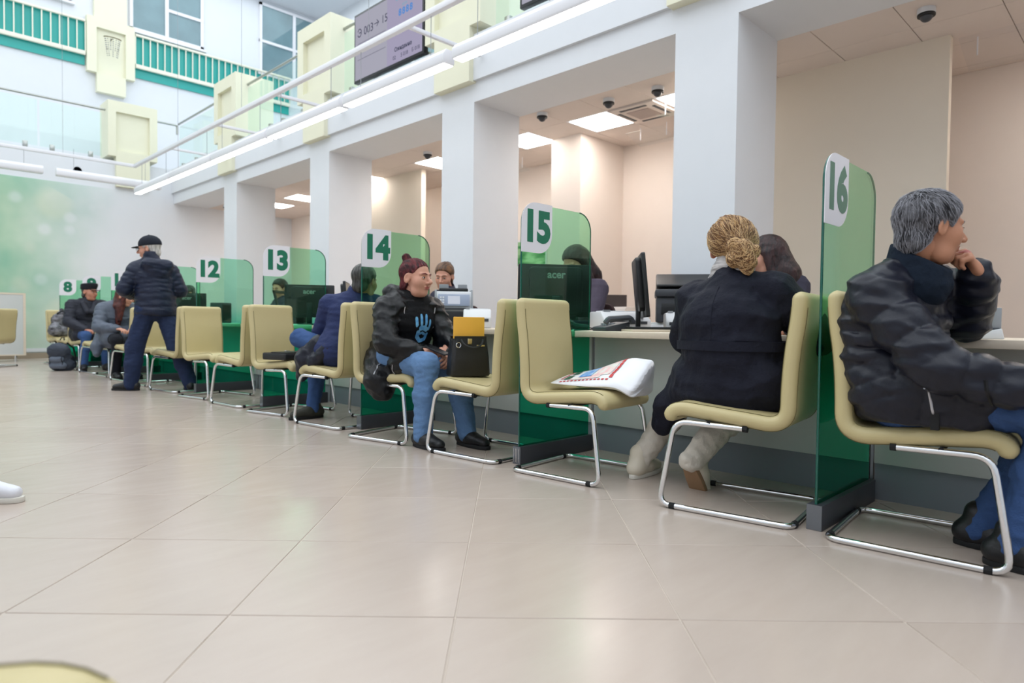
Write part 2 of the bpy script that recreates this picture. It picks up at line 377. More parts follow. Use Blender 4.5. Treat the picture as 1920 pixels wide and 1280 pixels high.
def balustrade(a0, a1, axis, label):
    L = a1-a0; t = thing('glass_balustrade', label, 'balustrade', (XC+.12, a0, Z2) if axis == 'y' else (a0, YF+.1, Z2), 0 if axis == 'y' else -PI/2, 'glass balustrades of the gallery')
    n = max(1, round(L/1.25)); wd = L/n
    for k in range(n):
        B().box(-.006, .006, k*wd+.02, (k+1)*wd-.02, .07, .97).obj('pane', m_clear, t)
        for e in (.2, .8): B().box(-.03, .03, (k+e)*wd-.04, (k+e)*wd+.04, 0, .13).obj('clamp', m_steel, t, .006)
    B().cyl((0, -.05, 1.04), (0, L+.05, 1.04), .022, n=10).obj('handrail', m_steel, t, smooth=True)
for i, l in enumerate(('over counter sixteen', 'behind the second display screen', 'behind the display screen showing number fifteen', 'over counter twelve', 'in the far corner of the gallery')):
    a0 = cols[i]+.5 if i else cols[0]+.5; a1 = (cols[i+1]-.5) if i < 4 else YF
    balustrade(a0, a1, 'y', 'clear glass balustrade with steel handrail ' + l)
balustrade(1.6, 3.8, 'x', 'clear glass balustrade with steel handrail over the green mural')   # rotated: local y runs along +x
o = C.objects[-1]
t = thing('wall_handrail', 'short dark steel handrail beside the lower yellow pilaster on the far wall', 'handrail', (4.84, YF+.1, 5.12))
B().tube(fillet([(0, 0, 0), (.42, 0, 0), (.42, 0, -.2)], .04), .025, 8).obj('rail', m_steel, t, smooth=True)
def far_rail(x0, x1, label):
    t = thing('gallery_railing', label, 'railing', (x0, YU-.1, 6.42), 0, 'cream railings with teal backing')
    L = x1-x0
    B().box(0, L, .06, .09, 0, .97).obj('teal_panel', m_teal, t)
    B().box(0, L, -.03, .03, .93, .98).obj('top_rail', m_rail, t, .008)
    B().box(0, L, -.03, .03, .2, .29).obj('bottom_rail', m_rail, t, .008)
    n = int(L/.157)
    for k in range(n+1): B().box(k*L/n-.011, k*L/n+.011, -.012, .012, .29, .93).obj('baluster', m_rail, t)
far_rail(1.4, 3.80, 'cream upright railing with teal backing, left of the pilaster with the sconce')
far_rail(4.80, 8.6, 'cream upright railing with teal backing below the wide upper windows')
def window(n, x0, x1, z0, z1, mull, trans):
    f = B(); e = .07; y0 = YU-.05
    for bx in ((x0, x1, z0, z0+e), (x0, x1, z1-e, z1), (x0, x0+e, z0, z1), (x1-e, x1, z0, z1)): f.box(bx[0], bx[1], y0, YU, bx[2], bx[3])
    W = struct(f.obj('window_%d' % n, m_white))
    f = B()
    for xm in mull: f.box(xm-.04, xm+.04, y0-.01, YU, z0, z1)
    for (xa, xb, zm) in trans: f.box(xa, xb, y0-.005, YU, zm-.035, zm+.035)
    f.obj('mullion', m_white, W)
    xs = [x0]+list(mull)+[x1]
    for a, b in zip(xs[:-1], xs[1:]): B().box(a+.03, b-.03, YU-.025, YU-.01, z0+.03, z1-.03).obj('pane', m_dglass, W)
    B().box(x0-.06, x1+.06, YU-.09, YU, z0-.05, z0).obj('sill', m_white, W)
window(1, 4.70, 6.35, 7.50, 9.2, (5.5,), ((5.5, 6.35, 8.2),))
window(2, 7.78, 9.45, 7.35, 9.2, (8.75,), ((7.78, 9.45, 8.2),))
window(3, 2.1, 3.55, 7.72, 9.2, (2.8,), ())
# upper ceiling light and the dark glazing on the right-hand gallery wall
f = B()
W = struct(B().box(XU-.06, XU, 9.5, 16.6, 6.9, 8.9).obj('window_4', m_white))
for k in range(4): B().box(XU-.075, XU-.06, 9.6+k*1.75, 11.2+k*1.75, 7.0, 8.8).obj('pane', m_dglass, W)
# sconce in the upper pilaster
t = thing('wall_sconce', 'crystal bead wall sconce on a gilt ring in the upper yellow pilaster', 'wall lamp', (4.3, YU-.2, 7.1), 0)
m_gilt = mat('gilt_metal', srgb(96, 84, 52), .4, .8)
m_bead = mat('crystal_bead', srgb(70, 72, 76), .15, .2, col2=srgb(190, 192, 196), scale=30)
ring = [(.17*math.cos(a), -.02-.08*math.sin(a), 0) for a in [PI*k/12 for k in range(13)]]
B().tube(ring, .012, 6).obj('ring', m_gilt, t)
for k in range(9):
    a = PI*k/8
    b = B()
    for j in range(6 if k % 2 else 9): b.lathe((.15*math.cos(a)*(1-.04*j), -.02-.07*math.sin(a)*(1-.05*j), -.04-.045*j), [(.001, .016), (.013, 0), (.001, -.016)], 6)
    b.obj('bead_string', m_bead, t)
B().cyl((0, 0, 0), (0, .14, 0), .012, n=8).obj('arm', m_gilt, t)
# --- display screens
m_scr = emit_mat('screen_grey', srgb(176, 175, 190), .9); m_scr2 = emit_mat('screen_lilac', srgb(172, 166, 192), .9)
m_scrt = emit_mat('screen_ink', srgb(70, 72, 92), 1); m_scrb = emit_mat('screen_blue', srgb(90, 140, 205), 1); m_scrc = emit_mat('screen_cyan', srgb(120, 170, 190), 1)
def tv(y0, label, kind):
    t = thing('display_screen', label, 'screen', (XC-.03, y0, 4.14))
    W_, H_ = 1.6, .95
    B().box(-.03, .04, 0, W_, 0, H_).obj('bezel', m_black, t, .006)
    B().box(-.034, -.03, .79, W_-.035, .035, H_-.035).obj('panel', m_scr, t)
    B().box(-.0345, -.03, .035, .79, .035, H_-.035).obj('panel', m_scr2, t)
    def tx(s, y, z, h, m_, b=0): text('lettering', s, h, m_, t, frame_M((-.036, y, z), (0, -1, 0), (0, 0, 1)), .0004, b)
    for s in (.4, 1.2): B().box(.04, .13, s-.04, s+.04, .3, .6).obj('bracket', m_dkgrey, t)
    if kind == 0:
        tx('Э 003', 1.31, .66, .16, m_scrt); tx('→ 15', .94, .68, .15, m_scrt)
        tx('Сегодня', .42, .85, .09, m_scrc); tx('дата', .4, .74, .05, m_scrc); [tx('8', .5-.08*j, .65, .12, m_scrb, .004) for j in range(4)]
        tx('Ожидание', .43, .20, .075, m_scrt, .002); tx('02', .62, .10, .07, m_scrt); tx('5 018', .4, .10, .07, m_scrt); tx('Б 018', .16, .10, .07, m_scrt)
        B().box(-.036, -.034, .33, .5, .42, .46).obj('lettering', m_scrb, t)
        for z in (.3, .52): B().box(-.036, -.034, .82, 1.5, z, z+.004).obj('rule', m_scrt, t)
    else:
        tx('Д 021', 1.25, .66, .16, m_scrt); tx('16', .9, .66, .16, m_scrt); tx('Ожидание', .43, .20, .075, m_scrt, .002)
tv(6.66, 'large wall display showing ticket 003 sent to counter 15', 0)
tv(3.4, 'large wall display partly cut off above the near pendant light', 1)
# --- suspended light line
XL = 4.06
def pendant(loc, L, rz, label, lit=True):
    t = thing('pendant_light', label, 'pendant light', loc, rz, 'linear pendant lights on the white frame')
    poly = [(-.06, 0), (.06, 0), (.068, .02), (.068, .09), (.035, .135), (-.035, .135), (-.068, .09), (-.068, .02)]
    B().prism([(a, z) for a, z in poly], 0, L, 'y').obj('housing', m_white, t, .004)
    B().box(-.055, .055, .012, L-.012, -.006, .002).obj('diffuser', m_strip if lit else m_white, t)
    for y in (.28, L-.28): B().cyl((0, y, .13), (0, y, .535), .0035, n=6).obj('cable', m_grey, t)
ys = [(2.75, 4.80), (4.92, 6.73), (6.81, 8.65), (8.71, 10.58), (10.62, 12.47), (12.52, 14.45)]
nm = ['in front of the second display, over counter fifteen', 'below the display showing fifteen', 'over counter fourteen, between pilasters', 'over counter thirteen', 'over counter twelve', 'last lit one, at the corner of the frame']
for (a, b), n_ in zip(ys, nm): pendant((XL, a, 3.25), b-a, 0, 'lit white linear pendant light ' + n_)
pendant((2.75, 14.62, 3.42), 1.78, -PI/2, 'white linear pendant light running along the far wall, at the frame corner', False)
pendant((.75, 14.62, 3.42), 1.80, -PI/2, 'white linear pendant light running along the far wall over the mural', False)
t = thing('light_frame', 'white tubular frame suspending the line of pendant lights', 'frame', (XL, 0, 3.82))
B().box(-.03, .03, 2.2, 14.62, -.03, .03).obj('long_bar', m_white, t, .006)
B().box(-5, .03, 14.59, 14.65, -.03, .03).obj('cross_run', m_white, t, .006)
for y in (5.6, 8.55, 10.55, 12.6): B().box(0, XC-.07-XL, y-.02, y+.02, -.025, .015).obj('cross_bar', m_white, t, .004)
for y in (3.1, 6.3, 9.6, 12.2): B().cyl((0, y, .03), (0, y, 5.46), .003, n=5).obj('hanger_wire', m_grey, t)
for x in (-1.2, -3.4): B().cyl((x, 14.62, .03), (x, 14.62, 5.46), .003, n=5).obj('hanger_wire', m_grey, t)
# ------------------------------------------------------------ counter, partitions, chairs
PY = {16-i: .97+1.637*i for i in range(9)}
wt = B().prism(rrect(3.17, 4.0, -2.4, 15.5, .01), .72, .757, 'z').obj('worktop', m_desk, None, .004)
tag(wt, 'long pale maple worktop running behind all the numbered glass partitions', 'worktop')
edges = [-2.3]+[PY[k] for k in range(16, 7, -1)]+[15.5]
where = ['beyond partition sixteen, beside the seated man in the puffer jacket', 'between partitions sixteen and fifteen', 'between partitions fifteen and fourteen', 'between partitions fourteen and thirteen', 'between partitions thirteen and twelve', 'between partitions twelve and eleven', 'between partitions eleven and ten', 'between partitions ten and nine', 'between partitions nine and eight', 'past partition eight at the far wall']
for (a, b), l in zip(zip(edges[:-1], edges[1:]), where):
    t = thing('counter_unit', 'grey white counter front ' + l, 'counter', (3.36, a, 0), 0, 'counter fronts under the worktop')
    B().box(0, .05, .012, b-a-.012, .17, .7195).obj('front_panel', m_deskpanel, t, .003)
    B().box(.015, .05, .012, b-a-.012, 0, .17).obj('plinth', m_plinth, t)
    B().box(.012, .06, -.006, .006, .0, .7195).obj('joint_post', m_alu, t)
    B().box(.06, .58, -.01, .01, 0, .7195).obj('side_panel', m_deskpanel, t)
GT = (.46, .86, .62, 1)
m_gg = glass_mat('green_film_glass', (.10, .74, .55, 1), .02, (.55, 1.0, (.64, .90, .75, 1)))
m_edge = mat('green_glass_edge', srgb(10, 92, 78), .12, var=.2, scale=12, spec=.7)
m_stk = mat('white_sticker', srgb(232, 230, 236), .5, var=.01)
m_num = mat('dark_green_print', srgb(12, 112, 84), .5, var=.03)
m_num16 = mat('grey_green_print', srgb(88, 128, 108), .5, var=.03)
TOP = 1.485
def partition(k):
    y = PY[k]
    t = thing('glass_partition', 'green glass counter partition numbered %d' % k, 'partition', (2.67, y, 0), 0, 'numbered glass partitions along the counter')
    o = rrect(.02, .645, .1, TOP, (0, 0, .11, .11), 8)
    # outline with a notch for the worktop
    i = next(j for j, q_ in enumerate(o) if q_[0] > .64 and q_[1] < .2)
    o = o[:i+1]+[(.645, .716), (.498, .716), (.498, .761), (.645, .761)]+o[i+1:]
    B().prism(o, -.005, .005, 'y').obj('glass', m_gg, t)
    fr = [(.0195, .1)]+[(a-.0005, b) for a, b in reversed(o) if a <= .131 and b > 1.3]
    e = B(); e.tube([(a, 0, b) for a, b in fr], .0052, 6); e.obj('glass_edge', m_edge, t, smooth=True)
    e = B(); e.tube([(a+.0005, 0, b) for a, b in o if a > .15 and b > .75], .004, 6); e.obj('rear_edge', m_edge, t, smooth=True)
    B().box(.004, .66, -.03, .03, 0, .1).obj('base_rail', m_dkgrey, t, .002)
    B().box(0, .004, -.029, .029, .001, .1).obj('end_cap', m_alu, t)
    if k == 15:
        for s in (-1, 1):
            B().tube([(-.001, s*.012-.007, .012), (-.001, s*.012+.007, .012), (-.001, s*.012+.007, .09), (-.001, s*.012-.007, .09)], .0022, 5, True).obj('profile_groove', m_chrome, t)
    for z in (.45, .95, 1.25): pass
    s = rrect(.012, .27, 1.205, TOP+.008, (0, .115, 0, .115), 8)
    st = B().prism(s, -.0085, -.0055, 'y').obj('number_sticker', m_stk, t)
    txt = str(k); n = len(txt)
    M = frame_M((.140, -.009, 1.348), (1, 0, 0), (0, 0, 1))
    text('numeral', txt, .238, m_num16 if k == 16 else m_num, st, M, .0006, .0125, .98 if n > 1 else 1.05)
for k in range(16, 7, -1): partition(k)
# --- cantilever chair, facing local +y
def cushion(path, wd, th, n=6):
    """sweep a rounded slab along a side-view path; the first and last rings are pinched to a round end"""
    P = [Vector((0, a, b)) for a, b in path]; rings = []; r = th*.48
    base = rrect(-wd/2, wd/2, -th/2, th/2, r, n)
    m = len(P)
    for i in range(m):
        t = (P[min(i+1, m-1)]-P[max(i-1, 0)]).normalized(); nn = Vector((1, 0, 0)).cross(t)
        rings.append([P[i]+Vector((a, 0, 0))+nn*b for a, b in base])
    def end(p, t, sgn):
        out = []
        nn = Vector((1, 0, 0)).cross(t)
        for a_ in (20, 45, 68, 84):
            ca, sa = math.cos(math.radians(a_)), math.sin(math.radians(a_))
            sh = wd/2-r*(1-ca)
            out.append([p+t*sgn*r*sa+Vector((a*(sh/(wd/2)), 0, 0))+nn*(b*ca) for a, b in base])
        return out
    t0 = (P[1]-P[0]).normalized(); t1 = (P[-1]-P[-2]).normalized()
    return rings, end(P[0], t0, -1), end(P[-1], t1, 1)
def bez(p0, p1, p2, n): return [((1-t)**2*p0[0]+2*t*(1-t)*p1[0]+t*t*p2[0], (1-t)**2*p0[1]+2*t*(1-t)*p1[1]+t*t*p2[1]) for t in [k/n for k in range(n+1)]]
def make_chair():
    t = thing('cantilever_chair', 'olive leather chair', 'chair')
    th, wd = .062, .455
    seat_p = [(.255, .408), (.245, .425)]+[(.235-.04*k, .432-.0035*k) for k in range(0, 10)]
    seat_p = bez((.262, .402), (.25, .434), (.19, .433), 5)+[(.19-.045*k, .433-.004*k) for k in range(1, 7)]+[(-.15, .402)]
    back_p = bez((-.15, .402), (-.232, .40), (-.235, .475), 8)+bez((-.235, .475), (-.236, .62), (-.252, .74), 6)[1:]+bez((-.252, .74), (-.268, .83), (-.270, .908), 5)[1:]
    k0 = 3
    full = seat_p+back_p[1:]
    rings, e0, e1 = cushion(full, wd, th)
    sp = len(seat_p)+k0
    seat = B(); seat.loft(list(reversed(e0))+rings[:sp+1]); so = seat.obj('seat', m_leather, t, smooth=True)
    back = B(); back.loft(rings[sp:]+e1); bo = back.obj('backrest', m_leather, t, smooth=True)
    # stitched seams on both faces, near each edge, and the mitre at the bend
    def seam(sub, par, side, face):
        P = [Vector((0, a, b)) for a, b in full]; pts = []
        for i in sub:
            tt = (P[min(i+1, len(P)-1)]-P[max(i-1, 0)]).normalized(); nn = Vector((1, 0, 0)).cross(tt)
            pts.append(P[i]+Vector((side*(wd/2-.022), 0, 0))+nn*face*(th/2+.0002))
        B().tube(pts, .0016, 4).obj('seam', m_stitch, par)
    for side in (-1, 1):
        for face in (-1, 1):
            seam(range(2, sp+1), so, side, face); seam(range(sp, len(full)-1), bo, side, face)
    # chromed frame
    r = .0125; hw = .262
    pts = lambda s: [(s*hw, .0, r), (s*hw, .29, r), (s*hw, .215, .378), (s*hw*.86, -.05, .376)]
    cross = fillet([(-hw, .05, r), (-hw, -.27, r), (hw, -.27, r), (hw, .05, r)], .05, 5)
    leftp = fillet([(-hw, .05, r), (-hw, .285, r), (-hw*.93, .225, .381), (-hw*.8, -.06, .372)], .06, 6)
    rightp = [Vector((-p.x, p.y, p.z)) for p in leftp]
    B().tube(cross, r, 10).obj('base_tube', m_chrome, t, smooth=True)
    B().tube(leftp, r, 10).obj('leg', m_chrome, t, smooth=True); B().tube(rightp, r, 10).obj('leg', m_chrome, t, smooth=True)
    B().tube([(-hw*.9, .08, .384), (hw*.9, .08, .384)], .009, 8).obj('cross_tube', m_rubber, t, smooth=True)
    B().tube([(-hw*.8, -.06, .372), (hw*.8, -.06, .372)], .009, 8).obj('cross_tube', m_rubber, t, smooth=True)
    for s in (-1, 1):
        B().cyl((s*hw*.8, -.058, .372), (s*hw*.8, -.078, .372), .0145, n=10).obj('end_cap', m_rubber, t)
        B().cyl((s*hw, .21, r), (s*hw, .235, r), .0142, n=10).obj('glide', m_rubber, t)
        B().cyl((s*.2, -.27, r), (s*.225, -.27, r), .0142, n=10).obj('glide', m_rubber, t)
    return t
chair0 = make_chair(); _used = [False]
def chair(x, y, d, label):
    rz = math.atan2(-d[0], d[1])
    if not _used[0]:
        _used[0] = True; c = chair0; c.location = (x, y, 0); c.rotation_euler = (0, 0, rz); c['label'] = label
    else: c = dup(chair0, (x, y, 0), rz, label)
    c['group'] = 'olive leather cantilever chairs'
    return c
P_ = 'olive leather cantilever chair '
chair(2.86, .642, (.085, -.996), P_+'under the grey haired man in the puffer jacket')
chair(2.82, 1.335, (-.148, .989), P_+'under the blonde woman in the dark coat')
chair(2.81, 2.25, (.085, -.996), P_+'with a printed plastic bag on its seat')
chair(2.80, 2.97, (-.075, .997), P_+'with a black handbag on its seat')
chair(2.735, 3.79, (.20, -.98), P_+'under the red haired woman with a phone')
chair(2.75, 4.585, (-.1, .995), P_+'under the man in the blue jacket')
chair(2.755, 5.48, (.22, -.975), P_+'with a flat black briefcase on its seat')
chair(2.735, 6.24, (-.07, .998), P_+'empty, with its back to partition thirteen, facing partition twelve')
chair(2.715, 7.05, (.2, -.98), P_+'empty, with its back to partition twelve, facing partition thirteen')
chair(2.70, 7.9, (-.15, .99), P_+'empty, with its back to partition twelve, next to the standing man')
nmw = {11: 'eleven', 10: 'ten', 9: 'nine', 8: 'eight'}
lr = {11: 'behind the legs of the standing man', 10: 'under the person in the grey jacket', 9: 'under the man in the flat cap', 8: 'with a black and white patterned bag on its seat'}
for k in (11, 10, 9, 8):
    chair(2.71, PY[k]-.375, (.12, -.99), P_+lr[k])
    if k != 8: chair(2.71, PY[k]+.39, (-.1, .995), P_+'behind partition %s, on its far side' % nmw[k])
chair(1.62, 13.45, (-.75, .66), P_+'alone before the white panel at the green mural')
CR, CF = Vector((.7055, -.7087, 0)), Vector((.7087, .7055, 0))      # picture right and forward on the floor
p = CF*.43-CR*.65
chair(p.x, p.y, (CR.x, CR.y), P_+'alone on the open floor, facing away from the far mural')
# --- white panel desk at the left
t = thing('reception_panel', 'white standing panel with beige edging on short steel legs', 'panel', (.1, 14.75, 0))
B().box(0, 2.16, 0, .05, .13, 1.21).obj('board', m_deskpanel, t)
f = B()
for bx in ((2.16, 2.2, -.005, .055, .11, 1.24), (-.04, 0, -.005, .055, .11, 1.24), (0, 2.16, -.005, .055, 1.21, 1.24), (0, 2.16, -.005, .055, .11, .13)): f.box(*bx)
f.obj('edging', m_desk, t)
for x in (.2, 2.05): B().cyl((x, .025, 0), (x, .025, .11), .02, n=12).obj('leg', m_chrome, t)
t = thing('wall_socket', 'white double wall socket on the mural by the far chair', 'socket', (2.95, YF-.012, .62))
B().box(-.11, .11, -.014, 0, -.06, .06).obj('plate', m_white, t, .004)
for s in (-1, 1): B().lathe((s*.052, -.014, 0), [(.036, 0), (.036, .006)], 14, Matrix.Rotation(PI/2, 4, 'X')).obj('socket_insert', m_ltgrey, t)
# ------------------------------------------------------------ smooth blended surfaces (distance fields -> one continuous mesh)
V3 = lambda *a: np.array(a, dtype=np.float32)
def nrm(v): v = np.asarray(v, np.float32); return v/np.linalg.norm(v)
def smin(a, b, k):
    h = np.clip(.5+.5*(b-a)/k, 0, 1); return b*(1-h)+a*h-k*h*(1-h)
class Field:
    def __init__(s): s.p = []; s.disp = None
    def cone(s, a, b, ra, rb, k=.02, w=None, sw=1., q=None, op=1):
        """tapered limb; w, sw: widen across w; q = (rolls, amount) quilting"""
        a = np.asarray(a, np.float32); b = np.asarray(b, np.float32); ba = b-a; L2 = max(float(ba@ba), 1e-9)
        if w is not None: w = nrm(w)
        def f(P):
            pa = P-a; h = np.clip((pa@ba)/L2, 0, 1); r = ra+(rb-ra)*h
            if q: r = r+q[1]*(np.sqrt(np.abs(np.sin(PI*(q[0]*h+(q[2] if len(q) > 2 else 0)))))-.6)
            d = pa-h[..., None]*ba
            if w is not None: c = d@w; d = d-(c*(1-1/sw))[..., None]*w
            return np.sqrt((d*d).sum(-1))-r
        m = max(ra, rb)*max(1, sw)+(q[1] if q else 0)
        s.p.append((f, np.minimum(a, b)-m, np.maximum(a, b)+m, k, op)); return s
    def chain(s, pts, rad, k=.02, **kw):
        for i in range(len(pts)-1): s.cone(pts[i], pts[i+1], rad[i], rad[i+1], k, **kw)
        return s
    def ell(s, c, r, k=.02, R=None, op=1):
        c = np.asarray(c, np.float32); r = np.asarray(r, np.float32); R = None if R is None else np.array(R, np.float32)
        def f(P):
            p = P-c
            if R is not None: p = p@R
            k0 = np.sqrt(((p/r)**2).sum(-1)); k1 = np.sqrt(((p/(r*r))**2).sum(-1))+1e-9
            return k0*(k0-1)/k1
        m = float(r.max()) if R is not None else r
        s.p.append((f, c-m, c+m, k, op)); return s
    def clip(s, g, k=.008): s.p.append((g, None, None, k, 0)); return s
    def mesh(s, res):
        lo = np.min([p[1] for p in s.p if p[4] == 1], 0)-.03; hi = np.max([p[2] for p in s.p if p[4] == 1], 0)+.03
        n = np.ceil((hi-lo)/res).astype(int)+1
        ax = [lo[i]+res*np.arange(n[i], dtype=np.float32) for i in range(3)]
        D = np.full(n, .5, np.float32)
        for f, a, b, k, op in s.p:
            if a is None: sl = [slice(0, n[i]) for i in range(3)]
            else: sl = [slice(max(0, int((a[i]-k-.03-lo[i])/res)), min(n[i], int((b[i]+k+.03-lo[i])/res)+2)) for i in range(3)]
            P = np.stack(np.meshgrid(*[ax[i][sl[i]] for i in range(3)], indexing='ij'), -1)
            d = f(P).astype(np.float32); o = D[tuple(sl)]
            if op == 1: D[tuple(sl)] = smin(o, d, k)
            elif op == -1: D[tuple(sl)] = -smin(-o, d, k)
            else: D[tuple(sl)] = -smin(-o, -d, k)
        if s.disp:
            m = np.abs(D) < .04; I = np.argwhere(m)
            D[m] += s.disp(lo+I.astype(np.float32)*res)
        ins = D < 0
        c = ins[:-1, :-1, :-1].astype(np.int8)
        for dx, dy, dz in ((1, 0, 0), (0, 1, 0), (0, 0, 1), (1, 1, 0), (1, 0, 1), (0, 1, 1), (1, 1, 1)):
            c = c+ins[dx:n[0]-1+dx, dy:n[1]-1+dy, dz:n[2]-1+dz]
        act = (c > 0) & (c < 8); I = np.argwhere(act)
        idx = np.full(act.shape, -1, np.int32); idx[act] = np.arange(len(I))
        acc = np.zeros((len(I), 3), np.float32); cnt = np.zeros(len(I), np.float32)
        cor = [(x, y, z) for x in (0, 1) for y in (0, 1) for z in (0, 1)]
        for i in range(8):
            for j in range(i+1, 8):
                A, Bc = np.array(cor[i]), np.array(cor[j])
                if abs(A-Bc).sum() != 1: continue
                d0 = D[tuple((I+A).T)]; d1 = D[tuple((I+Bc).T)]; m = (d0 < 0) != (d1 < 0)
                t = (d0/(d0-d1+1e-20))[:, None]
                acc[m] += (A+(Bc-A)*t)[m]; cnt[m] += 1
        vs = lo+(I+acc/cnt[:, None])*res
        F = []
        for a in range(3):
            b_, c_ = (a+1) % 3, (a+2) % 3
            s0 = [slice(1, -1)]*3; s1 = [slice(1, -1)]*3; s0[a] = slice(0, -1); s1[a] = slice(1, None)
            e = ins[tuple(s0)] != ins[tuple(s1)]; E = np.argwhere(e)
            off = np.ones(3, int); off[a] = 0; E = E+off
            flip = ins[tuple(E.T)]
            eb = np.zeros(3, int); eb[b_] = 1; ec = np.zeros(3, int); ec[c_] = 1
            qd = np.stack([idx[tuple((E-eb-ec).T)], idx[tuple((E-ec).T)], idx[tuple(E.T)], idx[tuple((E-eb).T)]], 1)
            qd[~flip] = qd[~flip][:, ::-1]; F.append(qd)
        F = np.concatenate(F); F = F[(F >= 0).all(1)]
        # one relaxing pass
        for _ in range(1):
            a2 = np.zeros_like(vs); c2 = np.zeros(len(vs), np.float32)
            for i in range(4):
                np.add.at(a2, F[:, i], vs[F[:, (i+1) % 4]]); np.add.at(c2, F[:, i], 1)
            ok = c2 > 0; vs[ok] = vs[ok]*.5+a2[ok]/c2[ok][:, None]*.5
        return vs.astype(np.float64), F
def fmesh(name, vf, M=None):
    vs, F = vf
    if M is not None: A = np.array(M); vs = vs@A[:3, :3].T+A[:3, 3]
    me = bpy.data.meshes.new(name)
    me.vertices.add(len(vs)); me.vertices.foreach_set('co', vs.astype(np.float32).ravel())
    me.loops.add(len(F)*4); me.loops.foreach_set('vertex_index', F.astype(np.int32).ravel())
    me.polygons.add(len(F)); me.polygons.foreach_set('loop_start', np.arange(len(F), dtype=np.int32)*4)
    me.update(calc_edges=True); me.shade_smooth(); return me
def fobj(name, fld, res, m, parent, M=None): return link(name, fmesh(name, fld.mesh(res), M), m, parent)
_rs = np.random.RandomState(5); _dirs = _rs.normal(size=(40, 3)).astype(np.float32); _ph = _rs.uniform(0, 6.28, 40).astype(np.float32)
def folds(amp, freq, sq=(1, 1, 1), s0=0, n=6):
    """creases: ridged sum of waves"""
    sq = np.array(sq, np.float32)
    def f(P):
        o = np.zeros(len(P), np.float32)
        for i in range(n):
            d = _dirs[(i+s0) % 40]*sq*freq*(1+.35*i); o += np.sin(P@d+_ph[(i+s0) % 40]+1.3*np.sin(P@_dirs[(i+s0+7) % 40]*freq*.5))/(1+.4*i)
        return (amp*(np.abs(o)/2-.35)).astype(np.float32)
    if n == 6:
        g_ = folds(amp*.38, freq*2.7, sq, s0+13, 5); return lambda P: f(P)+g_(P)
    return f
# ------------------------------------------------------------ people
def skinmat(name, c): return mat(name, c, .5, var=.05, scale=18, bump=.04, bscale=120, spec=.35)
SK = {'tan': skinmat('skin_tan', srgb(186, 132, 104)), 'fair': skinmat('skin_fair', srgb(204, 150, 128)), 'ruddy': skinmat('skin_ruddy', srgb(190, 132, 110))}
m_lip = skinmat('lip', srgb(168, 92, 84))
m_eyew = mat('eye_white', srgb(225, 220, 215), .2); m_iris = mat('eye_dark', srgb(40, 30, 26), .15)
def hairmat(name, c, c2, rough=.45): return mat(name, c, rough, col2=c2, scale=14, stretch=(5, 1, 1.2), bump=.35, bscale=45, spec=.4)
def head_field(sex=0):
    f = Field()
    f.ell((0, -.014, .036), (.077, .097, .082), .02)
    f.ell((0, .03, -.03), (.062, .066, .082), .03)
    f.cone((-.03, .028, -.09), (.03, .028, -.09), .03, .03, .03).ell((0, .062, -.098), (.024, .022, .018), .02)
    for s in (-1, 1):
        f.ell((s*.042, .052, -.028), (.026, .028, .03), .025)
        f.cone((s*.008, .088, .022), (s*.045, .074, .022), .008, .008, .012)
        f.ell((s*.032, .098, .0), (.016, .018, .012), .014, op=-1)
        f.ell((s*.031, .078, -.001), (.0155, .012, .010), .006)
    f.cone((0, .088, .012), (0, .117, -.028), .0085, .0125, .012)
    for s in (-1, 1): f.ell((s*.013, .103, -.034), (.009, .012, .008), .006)
    f.ell((0, .090, -.058), (.023, .011, .0055), .006).ell((0, .089, -.068), (.020, .011, .006), .006)
    f.ell((0, .101, -.063), (.02, .006, .0018), .004, op=-1)
    for s in (-1, 1):
        R = np.array(Matrix.Rotation(s*.35, 3, 'Z') @ Matrix.Rotation(-.2, 3, 'X'))
        f.ell((s*.079, -.006, -.006), (.008, .021, .033), .006, R)
        f.ell((s*.087, -.002, -.002), (.007, .011, .019), .005, R, op=-1)
    return f
_hc = {}
def head_vf(res):
    if res not in _hc: _hc[res] = head_field().mesh(res)
    return _hc[res]
def hand_field(sx, curl, thumb=.5, spread=.06):
    """wrist at origin, fingers along +y, back of the hand +z, thumb on side sx"""
    f = Field()
    f.cone((0, -.05, 0), (0, .01, 0), .026, .027, .02, w=(1, 0, 0), sw=1.25)
    f.cone((0, .015, .0), (0, .078, .002), .017, .0145, .02, w=(1, 0, 0), sw=2.5)
    f.cone((.024*sx, .02, -.008), (.03*sx, .055, -.006), .017, .013, .015)
    for i, (x, L) in enumerate(((.031, .074), (.0105, .083), (-.0105, .077), (-.030, .06))):
        p = np.array((x*sx, .084-.004*abs(i-1.2), .002)); a = 0; sp = (1.4-i)*spread*sx
        for j, (fr, rr) in enumerate(((.45, (.0100, .0092)), (.31, (.0092, .0083)), (.24, (.0083, .0066)))):
            a += curl[i][j] if isinstance(curl[0], (tuple, list)) else curl[j]
            d = np.array((math.sin(sp), math.cos(a), -math.sin(a))); d /= np.linalg.norm(d)
            q_ = p+d*L*fr; f.cone(p, q_, rr[0], rr[1], .004); p = q_
    p = np.array((.030*sx, .028, -.008)); d = np.array((sx*math.sin(.9-thumb*.5), math.cos(.9-thumb*.5), -.25-thumb*.5)); d /= np.linalg.norm(d)
    q_ = p+d*.042; f.cone(p, q_, .0135, .0115, .01)
    d = np.array((sx*math.sin(.55-thumb*.9), math.cos(.55-thumb*.9), -.15-thumb*.6)); d /= np.linalg.norm(d); f.cone(q_, q_+d*.034, .0112, .0085, .004)
    return f
def basis(o, y, z):
    y = Vector(y).normalized(); z = Vector(z); z = (z-y*z.dot(y)).normalized(); x = y.cross(z)
    return Matrix.Translation(Vector(o)) @ Matrix((x, y, z)).transposed().to_4x4()
